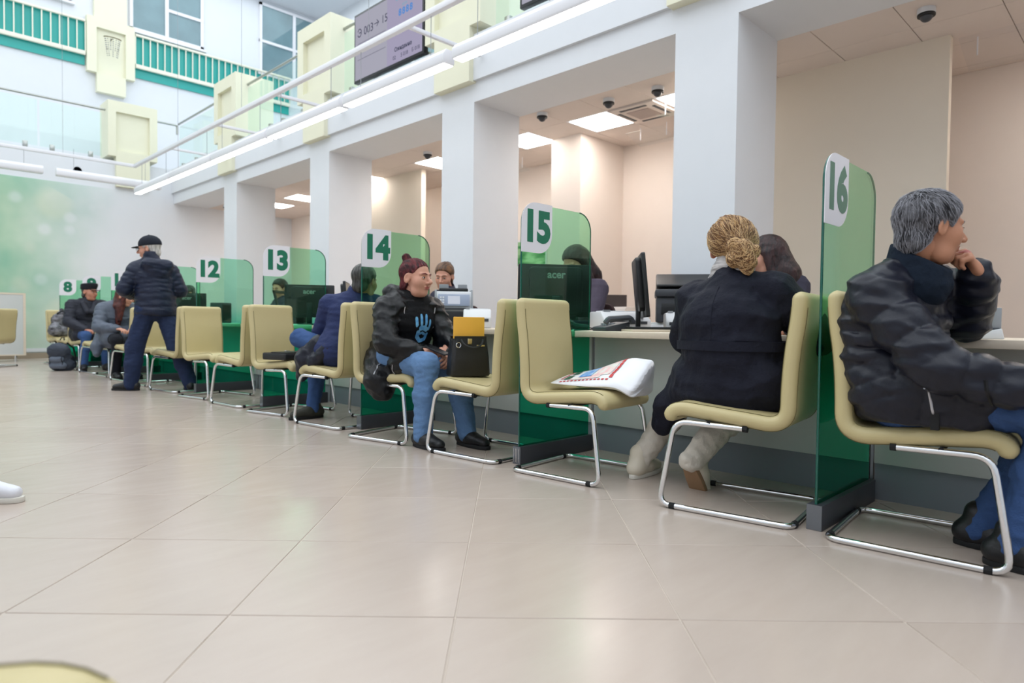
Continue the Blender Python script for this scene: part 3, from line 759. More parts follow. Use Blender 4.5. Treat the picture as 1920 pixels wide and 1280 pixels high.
def seated(**kw):
    """joint positions, facing +y, seat at z .455; side -1 / +1 = local -x / +x (his or her left / right)"""
    J = dict(pelvis=(0, -.10, .55), waist=(0, -.13, .70), chest=(0, -.11, .88), neck=(0, -.09, 1.05), head=(0, -.05, 1.19), look=(0, 1, 0), hup=(0, -.05, 1),
             sh=[(-.18, -.11, .98), (.18, -.11, .98)], el=[(-.24, -.05, .72), (.24, -.05, .72)], wr=[(-.14, .17, .66), (.14, .17, .66)],
             hip=[(-.09, -.07, .535), (.09, -.07, .535)], kn=[(-.11, .34, .53), (.11, .34, .53)], an=[(-.11, .32, .09), (.11, .32, .09)], toe=[(-.12, .5, .03), (.12, .5, .03)],
             hdir=[(.4, .9, -.1), (-.4, .9, -.1)], hback=[(0, 0, 1), (0, 0, 1)], curl=[(.35, .5, .4)]*2, thumb=[.5, .5])
    J.update(kw); return J
def lerp(a, b, t): return tuple(a[i]+(b[i]-a[i])*t for i in range(3))
def human(label, loc, rz, J, st, hi=False):
    """one person: a continuous body with clothes and hair as children"""
    t = thing('person', label, 'person', loc, rz)
    rb, rc, rh = (.009, .0065, .0032) if hi == 1 else ((.012, .009, .004) if hi == 2 else (.016, .0125, .0055))
    g = st.get('girth', 1.0); lat = nrm(np.array(J['sh'][1])-np.array(J['sh'][0])); plat = nrm(np.array(J['hip'][1])-np.array(J['hip'][0]))
    skin = SK[st.get('skin', 'fair')]
    HM = basis(J['head'], J['look'], J['hup']) @ Matrix.Scale(st.get('hs', 1.06), 4) @ Matrix.Diagonal((st.get('hx', 1), 1, 1, 1))
    up = np.array(HM.col[2][:3]); fwd = np.array(HM.col[1][:3])
    # ---- body under the clothes, then head and hands, fused into one surface
    f = Field()
    f.chain([J['pelvis'], J['waist'], J['chest'], lerp(J['chest'], J['neck'], .8)], [.085, .08, .09, .05], .04, w=lat, sw=1.35)
    nb = np.array(J['head'])-up*.06-fwd*.018
    f.cone(J['neck'], nb, .056, .05, .03)
    f.cone(J['sh'][0], J['sh'][1], .045, .045, .04)
    for i in (0, 1):
        f.chain([J['sh'][i], J['el'][i], J['wr'][i]], [.045, .036, .026], .02)
        an_ = J['an'][i]; ft = lerp(an_, J['toe'][i], .55); f.chain([J['hip'][i], J['kn'][i], (an_[0], an_[1], an_[2]-.02), (ft[0], ft[1], ft[2]*.7)], [.065, .046, .03, .016], .02)
    me = fmesh('body', f.mesh(rb)); parts = [me]
    parts.append(fmesh('head', head_vf(rh), HM))
    for i, sx in ((0, 1), (1, -1)):
        if J['curl'][i] is None: continue
        parts.append(fmesh('hand', hand_field(sx, J['curl'][i], J['thumb'][i]).mesh(.0032 if hi == 1 else .0045), basis(J['wr'][i], J['hdir'][i], J['hback'][i])))
    body = link('body', parts[0], skin, t)
    bpy.context.view_layer.update()
    for pm in parts[1:]:
        o2 = bpy.data.objects.new('tmp', pm); C.objects.link(o2); o2.parent = t
        md = body.modifiers.new('u', 'BOOLEAN'); md.operation = 'UNION'; md.object = o2
        try: md.solver = 'MANIFOLD'
        except TypeError: md.solver = 'FLOAT'
        bpy.context.view_layer.update()
        n0 = len(body.data.polygons)
        nm_ = bpy.data.meshes.new_from_object(body.evaluated_get(bpy.context.evaluated_depsgraph_get()))
        body.modifiers.clear()
        if len(nm_.polygons) < n0*.5:                                  # fall back to a plain join
            bm = bmesh.new(); bm.from_mesh(body.data); bm.from_mesh(pm); nm_ = bpy.data.meshes.new('body'); bm.to_mesh(nm_); bm.free()
        body.data = nm_; bpy.data.objects.remove(o2)
    me = body.data; me.name = 'body'; me.materials.clear(); me.materials.append(skin); me.materials.append(m_lip); me.shade_smooth()
    inv = HM.inverted()
    if st.get('face', 1):
        A = np.array(inv); co = np.empty(len(me.polygons)*3, np.float32); me.polygons.foreach_get('center', co); co = co.reshape(-1, 3)@A[:3, :3].T+A[:3, 3]
        lip = (np.abs(co[:, 0]) < .023-np.abs(co[:, 2]+.063)*.9) & (np.abs(co[:, 2]+.063) < .0095) & (co[:, 1] > .07)
        mi = np.zeros(len(me.polygons), np.int32); mi[lip] = 1; me.polygons.foreach_set('material_index', mi)
        for s in (-1, 1):
            b = B(); b.lathe((0, 0, 0), [(.0118*math.sin(a), .0118*math.cos(a)) for a in [.02]+[PI*k/8 for k in range(1, 8)]+[PI-.02]], 12)
            eo = b.obj('eye', m_eyew, t, smooth=True); eo.data.transform(HM @ Matrix.Translation((s*.031, .0802, -.001)) @ Matrix.Diagonal((1.05, 1, .60, 1)))
            b = B(); b.tube([(s*.031+x, .0905-abs(x)*.35, .0062-abs(x)*.30) for x in (-.0145, -.008, 0, .008, .0145)], .0014, 4); lo_ = b.obj('eyelash', m_iris, eo, smooth=True); lo_.data.transform(HM)
            b = B(); b.lathe((0, 0, 0), [(.0058, 0), (.004, .0015), (.0005, .0022)], 12, Matrix.Diagonal((1, 1, .8, 1)) @ Matrix.Rotation(-PI/2, 4, 'X'))
            io = b.obj('iris', m_iris, eo, smooth=True); io.data.transform(HM @ Matrix.Translation((s*.031+st.get('gaze', 0), .0908, -.001)))
            b = B(); b.tube([(s*.012, .098, .021), (s*.028, .094, .027), (s*.047, .08, .022)], .004, 5, radii=[.0035, .004, .002])
            bo = b.obj('eyebrow', st['hairm'], t, smooth=True); bo.data.transform(HM)
    # ---- trousers
    q = st.get('legs', 1.0); f = Field()
    f.cone(J['hip'][0], J['hip'][1], .11*g, .11*g, .04); f.cone(J['pelvis'], lerp(J['pelvis'], J['waist'], .5), .105*g, .105*g, .04, w=plat, sw=1.3)
    for i in (0, 1):
        ank = lerp(J['an'][i], J['kn'][i], st.get('cuff', -.05))
        f.chain([J['hip'][i], J['kn'][i], lerp(J['kn'][i], J['an'][i], .45), ank], [.094*g, .072*q, .066*q, .055*q*st.get('flare', 1)], .03)
    f.disp = folds(st.get('pfold', .009), 24, (1, 1, 1.5), s0=11); fobj('trousers', f, rc, st['pants'], t)
    # ---- shoes
    for i in (0, 1):
        an, to = Vector(J['an'][i]), Vector(J['toe'][i]); pit = st.get('pitch', (0, 0))[i]
        dv = to-an; fl = Vector((dv.x, dv.y, 0)).normalized(); fd = (fl*math.cos(pit)+Vector((0, 0, 1))*math.sin(pit)).normalized()
        z = Vector((0, 0, 1)); M = basis((an.x, an.y, 0), fd, z); M = Matrix.Translation((0, 0, J.get('fz', (0, 0))[i])) @ M
        f = Field(); f.cone((0, -.055, .052), (0, .05, .05), .042, .042, .03).cone((0, .04, .058), (0, .17, .040), .043, .031, .03, w=(1, 0, 0), sw=1.15).cone((0, -.025, .06), (0, -.012, .125), .044, .048, .03)
        f.clip(lambda P: .016-P[..., 2], .004)
        so = fobj('shoe', f, .006 if hi else .01, st['shoe'], t, M)
        b = B(); b.prism([(.044*math.copysign(abs(math.cos(a))**.7, math.cos(a))*(1+.1*math.sin(a)), .06+.152*math.sin(a)) for a in [2*PI*k/24 for k in range(24)]], .0, .024, 'z', M)
        so_ = st.get('sole', m_rubber); b.obj('sole', so_[i] if isinstance(so_, tuple) else so_, so, .004)
    # ---- top
    if st.get('top'):
        qn, qa = st.get('quilt', (0, 0)); quilt = lambda n: (n, qa) if qa else None
        f = Field(); sw = st.get('sw', 1.32)
        T = [J['pelvis'], J['waist'], J['chest'], lerp(J['chest'], J['neck'], .72)]
        if st.get('hem0'): T[0] = st['hem0']
        f.cone(T[0], T[1], .148*g*st.get('hemw', 1), .138*g, .03, w=lat*.5+plat*.5, sw=sw, q=quilt(qn)); f.cone(T[1], T[2], .138*g, .142*g, .03, w=lat, sw=sw, q=quilt(qn+1)); f.cone(T[2], T[3], .142*g, .092*g, .03, w=lat, sw=sw*1.02, q=quilt(qn))
        for i in (0, 1):
            f.cone(lerp(T[3], J['sh'][i], .3), J['sh'][i], .075*g, .078*g, .03, q=quilt(1))
            a = st.get('sleeve', 1.0)
            f.cone(J['sh'][i], J['el'][i], .080*g*a, .070*g*a, .022, q=quilt(qn+1)); f.cone(J['el'][i], lerp(J['el'][i], J['wr'][i], st.get('slen', .96)), .069*g*a, .052*g*a*st.get('cuffw', 1), .022, q=quilt(qn+1))
        if st.get('skirt'):
            for i in (0, 1):
                h, kk = J['hip'][i], J['kn'][i]; f.cone((h[0], h[1], h[2]+.02), lerp(h, kk, st['skirt']), .132*g, .118*g, .05, q=quilt(2))
        for (a, b_, r0, r1) in st.get('extra', ()): f.cone(a, b_, r0, r1, .03)
        col = st.get('collar', .06)
        if col: f.cone(np.array(J['neck'])-up*.02, np.array(J['neck'])+up*col, .082, st.get('collr', .078), .02)
        fa = st.get('fold', (.008, 20)); base = folds(fa[0], fa[1], st.get('fsq', (1, 1, 1.6)), st.get('fs', 0)); f.disp = base
        if col:
            cc = np.array(J['neck'])+up*(col+.03); f.ell(cc, (.062, .062, .045), .01, op=-1)
        if st.get('hemz'): f.clip(lambda P: st['hemz']-P[..., 2], .02)
        fobj(st.get('topname', 'jacket'), f, rc, st['top'], t)
    # ---- hair, in head space
    hk = st.get('hair', 'short')
    if hk:
        f = Field(); f.ell((0, -.016, .038), (.077+st.get('hv', .011), .098+st.get('hv', .011), .083+st.get('hv', .011)), .01)
        if hk != 'up': f.ell((0, -.052, -.045), (.064, .056, .06), .02)
        long_ = hk in ('long', 'bun', 'clip', 'up')
        ys = [-.13, -.06, -.03, .0, .028, .05, .075, .12]; zs = [-.105, -.098, -.055 if not long_ else -.06, .022 if not long_ else .02, -.005 if not long_ else .01, .04, .068, .08]
        if hk == 'bun': ys = [-.13, -.06, -.025, .0, .03, .055, .075, .12]; zs = [-.10, -.095, -.045, .03, .012, .055, .080, .088]
        if hk == 'up': zs = [-.05, -.048, -.04, .02, .012, .04, .068, .08]
        f.clip(lambda P: (np.interp(P[..., 1], ys, zs)-P[..., 2])*.75, .012)
        for a in st.get('locks', ()): f.cone(a[0], a[1], a[2], a[3], a[4] if len(a) > 4 else .025, w=(1, 0, 0), sw=a[5] if len(a) > 5 else 1)
        f.disp = folds(.0035 if hi else .004, 95, (1, .25, .25), 3)
        ho = fobj('hair', f, rh*1.15, st['hairm'], t, HM)
    return t, HM
def cap_obj(t, HM, kind, m):
    if kind == 'baseball':
        f = Field(); f.ell((0, -.014, .046), (.093, .113, .093), .01); f.clip(lambda P: (.028-.12*P[..., 1]*0-P[..., 2]), .004)
        fobj('cap', f, .006, m, t, HM)
        pts = [(-.07, .085), (-.055, .135), (-.02, .165), (.02, .165), (.055, .135), (.07, .085)]
        b = B(); b.loft([[Vector((x, y, .032-.9*(x*x)*2-.12*(y-.085))) for x, y in pts], [Vector((x, y, .038-.9*(x*x)*2-.12*(y-.085))) for x, y in pts]])
        o = b.obj('visor', m, t, smooth=True); o.data.transform(HM)
        b = B().lathe((0, -.014, .139), [(.009, 0), (.006, .005), (.001, .006)], 10).obj('button', m, t, smooth=True); b.data.transform(HM)
    else:
        f = Field(); f.cone((0, -.02, .05), (0, -.01, .105), .092, .098, .01, w=(0, 1, 0), sw=1.16); f.clip(lambda P: .032-P[..., 2], .006); f.clip(lambda P: P[..., 2]-.118-.12*P[..., 1], .015)
        fobj('cap', f, .007, m, t, HM)
        pts = [(-.075, .075), (-.05, .12), (-.018, .138), (.018, .138), (.05, .12), (.075, .075)]
        b = B(); b.loft([[Vector((x, y, .036-.25*(y-.075)-x*x*2)) for x, y in pts], [Vector((x, y, .044-.25*(y-.075)-x*x*2)) for x, y in pts]])
        o = b.obj('visor', m, t, smooth=True); o.data.transform(HM)

def strands(HM, ho, flow, n, L, r, m, seg=5, lift=.002, seed=1, wild=.15):
    """a coat of fine hairs laid on the hair surface along a flow given in head space"""
    rs = np.random.RandomState(seed); me = ho.data; tree = bvh(ho)
    ar = np.empty(len(me.polygons), np.float32); me.polygons.foreach_get('area', ar)
    pick = rs.choice(len(ar), n, p=ar/ar.sum()); inv = HM.inverted(); R3 = HM.to_3x3(); vs = []; fs = []
    for pi in pick:
        pl = me.polygons[pi]; p = pl.center.copy(); nr = pl.normal.copy(); pts = []; ll = L*rs.uniform(.5, 1.2)
        jit = Vector(rs.normal(size=3)*wild)
        for k in range(seg+1):
            pts.append((p+nr*(lift*(.3+k/seg)), nr))
            d = R3 @ (Vector(flow(inv @ p))+jit); d = d-nr*d.dot(nr)
            if d.length < 1e-6: break
            h = tree.find_nearest(p+d.normalized()*(ll/seg))
            if h[0] is None: break
            p, nr = h[0], h[1]
        if len(pts) < 3: continue
        b0 = len(vs)
        for k, (p, nr) in enumerate(pts):
            tg = (pts[min(k+1, len(pts)-1)][0]-pts[max(k-1, 0)][0]); sd = tg.cross(nr); sd = sd.normalized() if sd.length > 1e-9 else nr.orthogonal().normalized()
            rr = r*(1-.75*k/(len(pts)-1)); vs += [p-sd*rr-nr*rr*.3, p+nr*rr, p+sd*rr-nr*rr*.3]
        for k in range(len(pts)-1):
            a = b0+3*k
            for j in range(3): fs.append((a+j, a+(j+1) % 3, a+3+(j+1) % 3, a+3+j))
    me2 = bpy.data.meshes.new('strands'); me2.from_pydata([tuple(v) for v in vs], [], fs); me2.shade_smooth()
    o = link('strands', me2, m, ho); o['kind'] = 'stuff'; return o
# ------------------------------------------------------------ the people in the hall
from mathutils.bvhtree import BVHTree
def bvh(o): return BVHTree.FromPolygons([v.co for v in o.data.vertices], [p.vertices[:] for p in o.data.polygons])
def drape(tree, pts, d, off=.002):
    """points pushed along d onto a surface (all in the same local space)"""
    out = []; d = Vector(d).normalized()
    for p in pts:
        h = tree.ray_cast(Vector(p)-d*.5, d)
        if h[0] is not None: out.append(h[0]-d*off)
    return out
def line_on(o, pts, d, r, m, name, parent, n=14):
    P = [Vector(p) for p in pts]; fine = []
    for a, b in zip(P[:-1], P[1:]): fine += [a.lerp(b, k/n) for k in range(n)]
    q = drape(bvh(o), fine+[P[-1]], d, .0)
    if len(q) > 2: return B().tube(q, r, 5).obj(name, m, parent, smooth=True)
def child(t, n): return next(c for c in t.children if c.name.split('.')[0] == n)
def w2l(loc, rz, p):
    dx, dy = p[0]-loc[0], p[1]-loc[1]; c, s = math.cos(rz), math.sin(rz)
    return (dx*c+dy*s, -dx*s+dy*c, p[2]-(loc[2] if len(loc) > 2 else 0))
nylon = lambda n, c, r=.36: mat(n, c, r, var=.18, scale=8, bump=.22, bscale=30, spec=.32)
cloth = lambda n, c, r=.8: mat(n, c, r, var=.12, scale=9, bump=.3, bscale=70, spec=.25)
m_navyny = nylon('black_blue_nylon', srgb(24, 26, 38), .38); m_blkny = nylon('black_nylon', srgb(13, 13, 16), .4); m_navy2 = nylon('navy_nylon', srgb(24, 32, 54), .45)
m_greyny = nylon('grey_nylon', srgb(88, 96, 110), .45); m_coat = cloth('dark_navy_coat', srgb(20, 22, 36), .75); m_dkcoat = cloth('charcoal_coat', srgb(44, 46, 56), .6)
m_bluej = cloth('blue_jacket', srgb(40, 50, 90), .7)
def denim(n, c): return mat(n, c, .8, var=.25, scale=5, bump=.3, bscale=160, spec=.2)
m_jean = denim('mid_blue_denim', srgb(96, 128, 168)); m_jeand = denim('dark_blue_denim', srgb(40, 51, 80)); m_jeanb = denim('blue_denim', srgb(58, 84, 130))
m_cream = cloth('cream_trouser', srgb(206, 198, 186)); m_dkp = cloth('black_trouser', srgb(24, 26, 34)); m_fleece = cloth('navy_fleece', srgb(24, 34, 48), .95)
m_bshoe = mat('black_shoe', srgb(22, 22, 25), .45, bump=.2, bscale=60); m_wshoe = mat('white_shoe', srgb(222, 222, 228), .5, bump=.15, bscale=60); m_cshoe = mat('cream_shoe', srgb(214, 204, 186), .6); m_osole = mat('tan_sole', srgb(150, 118, 88), .7)
m_wsole = mat('white_sole', srgb(215, 210, 200), .6); m_oshoe = mat('olive_shoe', srgb(52, 52, 44), .7)
h_grey = hairmat('grey_hair', srgb(52, 52, 56), srgb(140, 140, 146)); h_blond = hairmat('blonde_hair', srgb(150, 108, 66), srgb(206, 164, 112)); h_red = hairmat('auburn_hair', srgb(58, 26, 32), srgb(126, 52, 56))
h_brun = hairmat('dark_brown_hair', srgb(28, 18, 20), srgb(58, 34, 34)); h_white = hairmat('white_hair', srgb(170, 165, 160), srgb(215, 210, 205)); h_dkgrey = hairmat('dark_grey_hair', srgb(38, 36, 36), srgb(84, 82, 80))
h_brown = hairmat('brown_hair', srgb(52, 34, 26), srgb(120, 84, 56)); h_bred = hairmat('red_brown_hair', srgb(50, 20, 20), srgb(98, 46, 38))
m_zip = mat('silver_zip', srgb(190, 190, 195), .3, .9)
# 1 grey-haired man in the puffer jacket
J = seated(head=(.072, .018, 1.155), look=(-.70, .71, -.08), hup=(.03, -.05, 1), neck=(.05, -.045, 1.02), chest=(.01, -.115, .85), waist=(0, -.12, .68), pelvis=(0, -.07, .56),
           sh=[(-.15, -.02, .955), (.205, -.125, .925)], el=[(-.35, .06, .82), (.27, .085, .675)], wr=[(-.075, .135, 1.005), (.2, .34, .605)],
           hip=[(-.09, -.05, .555), (.075, -.05, .555)], kn=[(-.14, .38, .53), (.06, .38, .53)], an=[(-.11, .17, .09), (.07, .29, .10)], toe=[(-.11, .4, .03), (.08, .5, .03)],
           hdir=[(.62, -.30, .72), (-.4, .85, -.25)], hback=[(-.25, .85, .35), (.3, .2, .9)], curl=[(1.25, 1.35, .7), (.5, .6, .5)], thumb=[.9, .5])
man, HM = human('grey haired man in a black puffer jacket resting chin on his hand', (2.80, .632, 0), PI, J,
    dict(skin='tan', hairm=h_grey, hair='short', hv=.011, hs=1.03, girth=1.2, top=m_navyny, topname='puffer_jacket', quilt=(2, .015), fold=(.010, 12), hemz=.455, pants=m_jeanb, shoe=m_bshoe, skirt=.42, collar=0, sleeve=1.0, slen=.93, hemw=1.02, cuffw=1.12, gaze=-.002), 1)
jk = child(man, 'puffer_jacket')
line_on(jk, [(.5, .06, .60), (.5, .075, .50)], (-1, 0, 0), .004, m_zip, 'pocket_zip', jk)
B().box(-.01, .01, -.012, .012, -.03, .03).obj('zip_pull', m_rubber, jk).location = drape(bvh(jk), [(.5, .078, .485)], (-1, 0, 0), .004)[0]
line_on(jk, [(.5, .23, .64), (.5, .25, .5)], (-1, 0, 0), .006, m_blkny, 'front_zip', jk)
f = Field(); up_ = np.array(HM.col[2][:3]); n0 = np.array((.05, -.04, .99))                    # knitted inner collar
f.cone(n0+np.array((0, .01, -.02)), n0+np.array((.01, .02, .085)), .118, .096, .02); f.cone(n0+np.array((.01, .03, .05)), n0+np.array((.02, .05, .2)), .066, .085, .01, op=-1); f.clip(lambda P: P[..., 2]-(1.075-.55*(P[..., 1]+.04)), .01)
f.disp = folds(.004, 30); fobj('inner_collar', f, .006, m_fleece, man)
crown = Vector((0, -.05, .125))
def flow_short(p): 
    v = p-crown; v.y += .02; return (v.x*.9, v.y+.05*max(0, p.z), v.z*1.2-.02)
strands(HM, child(man, 'hair'), flow_short, 2600, .045, .0013, h_grey, 4, .004, 2, .03)
strands(HM, child(man, 'hair'), flow_short, 1000, .040, .0014, mat('silver_hair', srgb(158, 158, 166), .4, var=.2), 4, .006, 9, .03)
# 2 blonde woman from behind
J = seated(head=(-.03, .02, 1.145), look=(-.05, .93, -.36), hup=(.03, .35, .93), neck=(0, -.045, 1.0), chest=(0, -.06, .83), waist=(0, -.06, .68), pelvis=(0, -.01, .56),
           sh=[(-.185, -.02, .925), (.19, -.02, .94)], el=[(-.30, .10, .74), (.31, .12, .76)], wr=[(-.14, .36, .80), (.12, .38, .80)],
           hip=[(-.1, .0, .55), (.1, .02, .55)], kn=[(-.36, .27, .50), (-.07, .34, .48)], an=[(-.55, .07, .09), (-.20, -.02, .15)], toe=[(-.57, .3, .03), (-.2, .15, .03)], fz=(0, .085), hback=[(0, 0, 1)]*2)
wom, HM = human('blonde woman in a long dark belted coat seen from behind at counter sixteen', (2.87, 1.41, 0), -PI/2, J,
    dict(skin='fair', hairm=h_blond, hair='up', hs=1.1, hv=.016, girth=1.16, top=m_coat, topname='coat', fold=(.014, 11), fsq=(1, 1, .8), pants=m_cream, legs=1.12, flare=.92, cuff=.0, shoe=m_cshoe, sole=(m_wsole, m_osole), pitch=(0, -.95), skirt=.75, collar=.03, hemw=1.28, sw=1.38, sleeve=1.06, face=0,
         locks=[((-.01, -.06, .03), (.07, -.085, -.035), .058, .035, .03, 1.1), ((-.03, -.06, .1), (.05, -.09, -.02), .03, .03, .015)],
         extra=[((-.15, -.05, .55), (-.33, .02, .40), .12, .085), ((-.33, .02, .40), (-.40, .05, .30), .085, .06), ((.17, -.07, .56), (.2, -.06, .5), .10, .08)]), 1)
ct = child(wom, 'coat')
line_on(ct, [(.0, -.4, .97), (.0, -.4, .72)], (0, 1, 0), .0022, m_coat, 'back_seam', ct)
f = Field()
for i in range(3): f.cone((-.055+.01*i, -.035-.01*i, 1.0+.024*i), (.055, -.035-.006*i, .995+.022*i), .062-.004*i, .06-.004*i, .008)
f.cone((-.01, -.03, 1.0), (-.02, -.01, 1.075), .088, .074, .01); f.disp = folds(.006, 60, (.3, .3, 1.6), 5)
fobj('scarf', f, .005, mat('grey_scarf', srgb(150, 146, 146), .9, col2=srgb(205, 200, 198), scale=9, stretch=(1, 1, 7), bump=.3, bscale=30), wom)
hb = child(wom, 'hair')
def flow_bun(p): return Vector((.09, -.10, -.055))-p
strands(HM, hb, flow_bun, 1500, .11, .0018, h_blond, 6, .003, 3, .02)
h_bl2 = mat('pale_blonde_hair', srgb(222, 184, 134), .4, var=.15); h_bl3 = mat('dark_blonde_hair', srgb(120, 82, 50), .45, var=.15)
strands(HM, hb, flow_bun, 500, .12, .002, h_bl2, 6, .006, 13, .03); strands(HM, hb, flow_bun, 420, .12, .002, h_bl3, 6, .006, 14, .03)
f = Field(); c_ = np.array((.092, -.098, -.062))
for a, b_, r in (((-.03, -.01, .025), (.02, .01, -.03), .034), ((.0, -.01, .02), (.035, .0, -.035), .034), ((-.02, .0, -.02), (.03, .01, .015), .036), ((.0, .0, -.03), (.03, .015, -.065), .022)): f.cone(c_+np.array(a), c_+np.array(b_), r, r*.85, .012)
f.disp = folds(.006, 70, (1, .5, 1), 6); bn = fobj('bun', f, .004, h_blond, wom, HM)
def flow_twist(p):
    v = p-Vector((.095, -.10, -.065)); return (-v.z, .3*v.x, v.x)
strands(HM, bn, flow_twist, 500, .06, .002, h_bl2, 5, .004, 4, .03); strands(HM, bn, flow_twist, 400, .06, .002, h_bl3, 5, .004, 5, .03)
bl = []
for k in range(40):
    a = 2*PI*k/40; dv = Vector((math.cos(a), math.sin(a), 0)); h = bvh(ct).ray_cast(Vector((0, -.06, .71+.008*math.sin(a*2)))+dv*.6, -dv) if k == 0 else tr_.ray_cast(Vector((0, -.06, .71+.008*math.sin(a*2)))+dv*.6, -dv)
    if k == 0: tr_ = bvh(ct)
    r_ = min(.30, (Vector(h[0])-Vector((0, -.06, .71))).length if h[0] is not None else .24); bl.append(Vector((0, -.06, .71))+dv*r_)
b = B(); b.loft([[p+Vector((0, 0, dz))+Vector((p.x, p.y+.06, 0)).normalized()*e for (dz, e) in ((-.022, -.01), (-.02, .011), (.02, .011), (.022, -.01))] for p in bl], close=True)
b.obj('belt', m_coat, wom, smooth=True)
# 3 red-haired woman with a phone
J = seated(pelvis=(0, -.02, .56), waist=(0, .01, .69), chest=(0, .075, .83), neck=(0, .11, .97), head=(0, .155, 1.098), look=(-.27, .96, -.02), hup=(0, -.05, 1),
           sh=[(-.175, .10, .885), (.175, .07, .885)], el=[(-.22, .25, .655), (.255, .17, .665)], wr=[(-.06, .385, .585), (.10, .34, .595)],
           hip=[(-.1, .02, .545), (.1, .02, .545)], kn=[(-.13, .43, .50), (.12, .43, .525)], an=[(-.1, .58, .10), (.15, .44, .10)], toe=[(-.1, .8, .03), (.15, .65, .03)],
           hdir=[(.35, .75, -.35), (-.55, .8, -.15)], hback=[(-.6, .1, .6), (.6, .15, .55)], curl=[(.7, .8, .5), (.75, .85, .5)], thumb=[.55, .55])
red, HM = human('red haired woman in a black jacket and blue jeans holding a phone', (2.735, 3.80, 0), PI, J,
    dict(skin='fair', hairm=h_red, hair='bun', hs=1.06, hx=1.06, hv=.006, pfold=.008, girth=1.1, pants=m_jean, legs=1.12, shoe=m_bshoe, top=cloth('black_tshirt', srgb(14, 14, 17)), topname='tshirt', sleeve=.7, fold=(.004, 18), collar=.0, slen=.3,
         locks=[((0, -.07, .115), (0, -.085, .135), .026, .024, .01), ((0, -.075, .06), (0, -.08, .12), .02, .016)]), 1)
ts = child(red, 'tshirt')
f = Field(); g = 1.19; lat = (1, 0, 0); up_ = np.array(HM.col[2][:3])
T = [(0, -.04, .52), (0, .0, .69), (0, .065, .83), lerp(J['chest'], J['neck'], .7)]
f.cone(T[0], T[1], .165, .152, .03, w=lat, sw=1.3); f.cone(T[1], T[2], .152, .155, .03, w=lat, sw=1.3); f.cone(T[2], T[3], .155, .10, .03, w=lat, sw=1.35)
for i in (0, 1):
    f.cone(lerp(T[3], J['sh'][i], .3), J['sh'][i], .08, .09, .03); f.cone(J['sh'][i], J['el'][i], .092, .082, .022, q=(2, .008)); f.cone(J['el'][i], lerp(J['el'][i], J['wr'][i], .9), .08, .06, .02, q=(2, .006))
    f.cone((0, -.02, .53), lerp(J['hip'][i], J['kn'][i], .42), .13, .115, .05)
f.cone((.1, -.08, .52), (.19, .02, .40), .13, .11, .05).cone((.19, .02, .40), (.20, .06, .33), .10, .07, .04).cone((.06, -.15, .6), (.12, -.13, .42), .1, .08, .05)     # hanging tail
f.cone((-.08, .0, .985), (.08, -.0, .985), .075, .075, .03).cone((-.05, -.04, .93), (.05, -.04, .93), .085, .085, .03)                                             # hood on the back
f.cone((-.105, .07, 1.0), (-.13, .17, .90), .035, .045, .02).cone((.105, .05, 1.0), (.13, .16, .90), .035, .045, .02)
for a, b_ in (((0, .36, .98), (0, .33, .80)), ((0, .33, .80), (-.01, .30, .62))): f.cone(a, b_, .135, .12, .015, op=-1)
f.cone(J['neck'], np.array(J['neck'])+up_*.12, .066, .075, .01, op=-1)
f.disp = folds(.010, 19, (1, 1, 1.5), 4); jk = fobj('jacket', f, .0065, m_blkny, red)
for s in (-1, 1): line_on(jk, [(s*.125, .6, .90), (s*.115, .6, .78), (s*.105, .6, .66)], (0, -1, 0), .0035, m_zip, 'zip', jk)
line_on(jk, [(.6, .02, .57), (.6, .06, .50), (.6, .075, .45)], (-1, 0, 0), .0045, m_zip, 'pocket_zip', jk)
line_on(jk, [(.6, .20, .52), (.6, .17, .42), (.6, .14, .33)], (-1, 0, 0), .003, m_zip, 'zip', jk)
def flow_red(p): return Vector((0, -.085, .125))-p
strands(HM, child(red, 'hair'), flow_red, 2000, .10, .0011, h_red, 6, .002, 5, .02)
m_cy = mat('pale_blue_print', srgb(120, 185, 225), .7, col2=srgb(80, 150, 210), scale=30)
tr_ = bvh(ts)
def stroke(pts, w0, name='print'):
    P = [Vector(p) for p in pts]; rows = []
    fine = []
    for a, b_ in zip(P[:-1], P[1:]): fine += [a.lerp(b_, k/6) for k in range(6)]
    fine.append(P[-1])
    for i, p in enumerate(fine):
        tg = (fine[min(i+1, len(fine)-1)]-fine[max(i-1, 0)]).normalized(); sd = Vector((tg.z, 0, -tg.x))
        ww = w0*(1 if 0 < i < len(fine)-1 else .55)
        rows.append(drape(tr_, [p-sd*ww, p, p+sd*ww], (0, -1, 0), .0025))
    rows = [r for r in rows if len(r) == 3]; b = B()
    b.add([v for r in rows for v in r], [(3*i+j, 3*i+j+1, 3*i+j+4, 3*i+j+3) for i in range(len(rows)-1) for j in (0, 1)])
    b.obj('print', m_cy, ts, smooth=True)
cx = -.015
for dx, z0, z1, w0 in ((.055, .765, .835, .010), (.022, .77, .855, .0095), (-.014, .77, .855, .0095), (-.045, .745, .82, .009)): stroke([(cx+dx, .6, z0), (cx+dx*1.15, .6, z1)], w0)
stroke([(cx+.035, .6, .755), (cx+.0, .6, .762), (cx-.04, .6, .745)], .016); stroke([(cx+.035, .6, .745), (cx+.03, .6, .70), (cx-.0, .6, .672), (cx-.04, .6, .685), (cx-.047, .6, .73)], .013)
stroke([(cx+.03, .6, .715), (cx, .6, .728), (cx-.03, .6, .715)], .008)
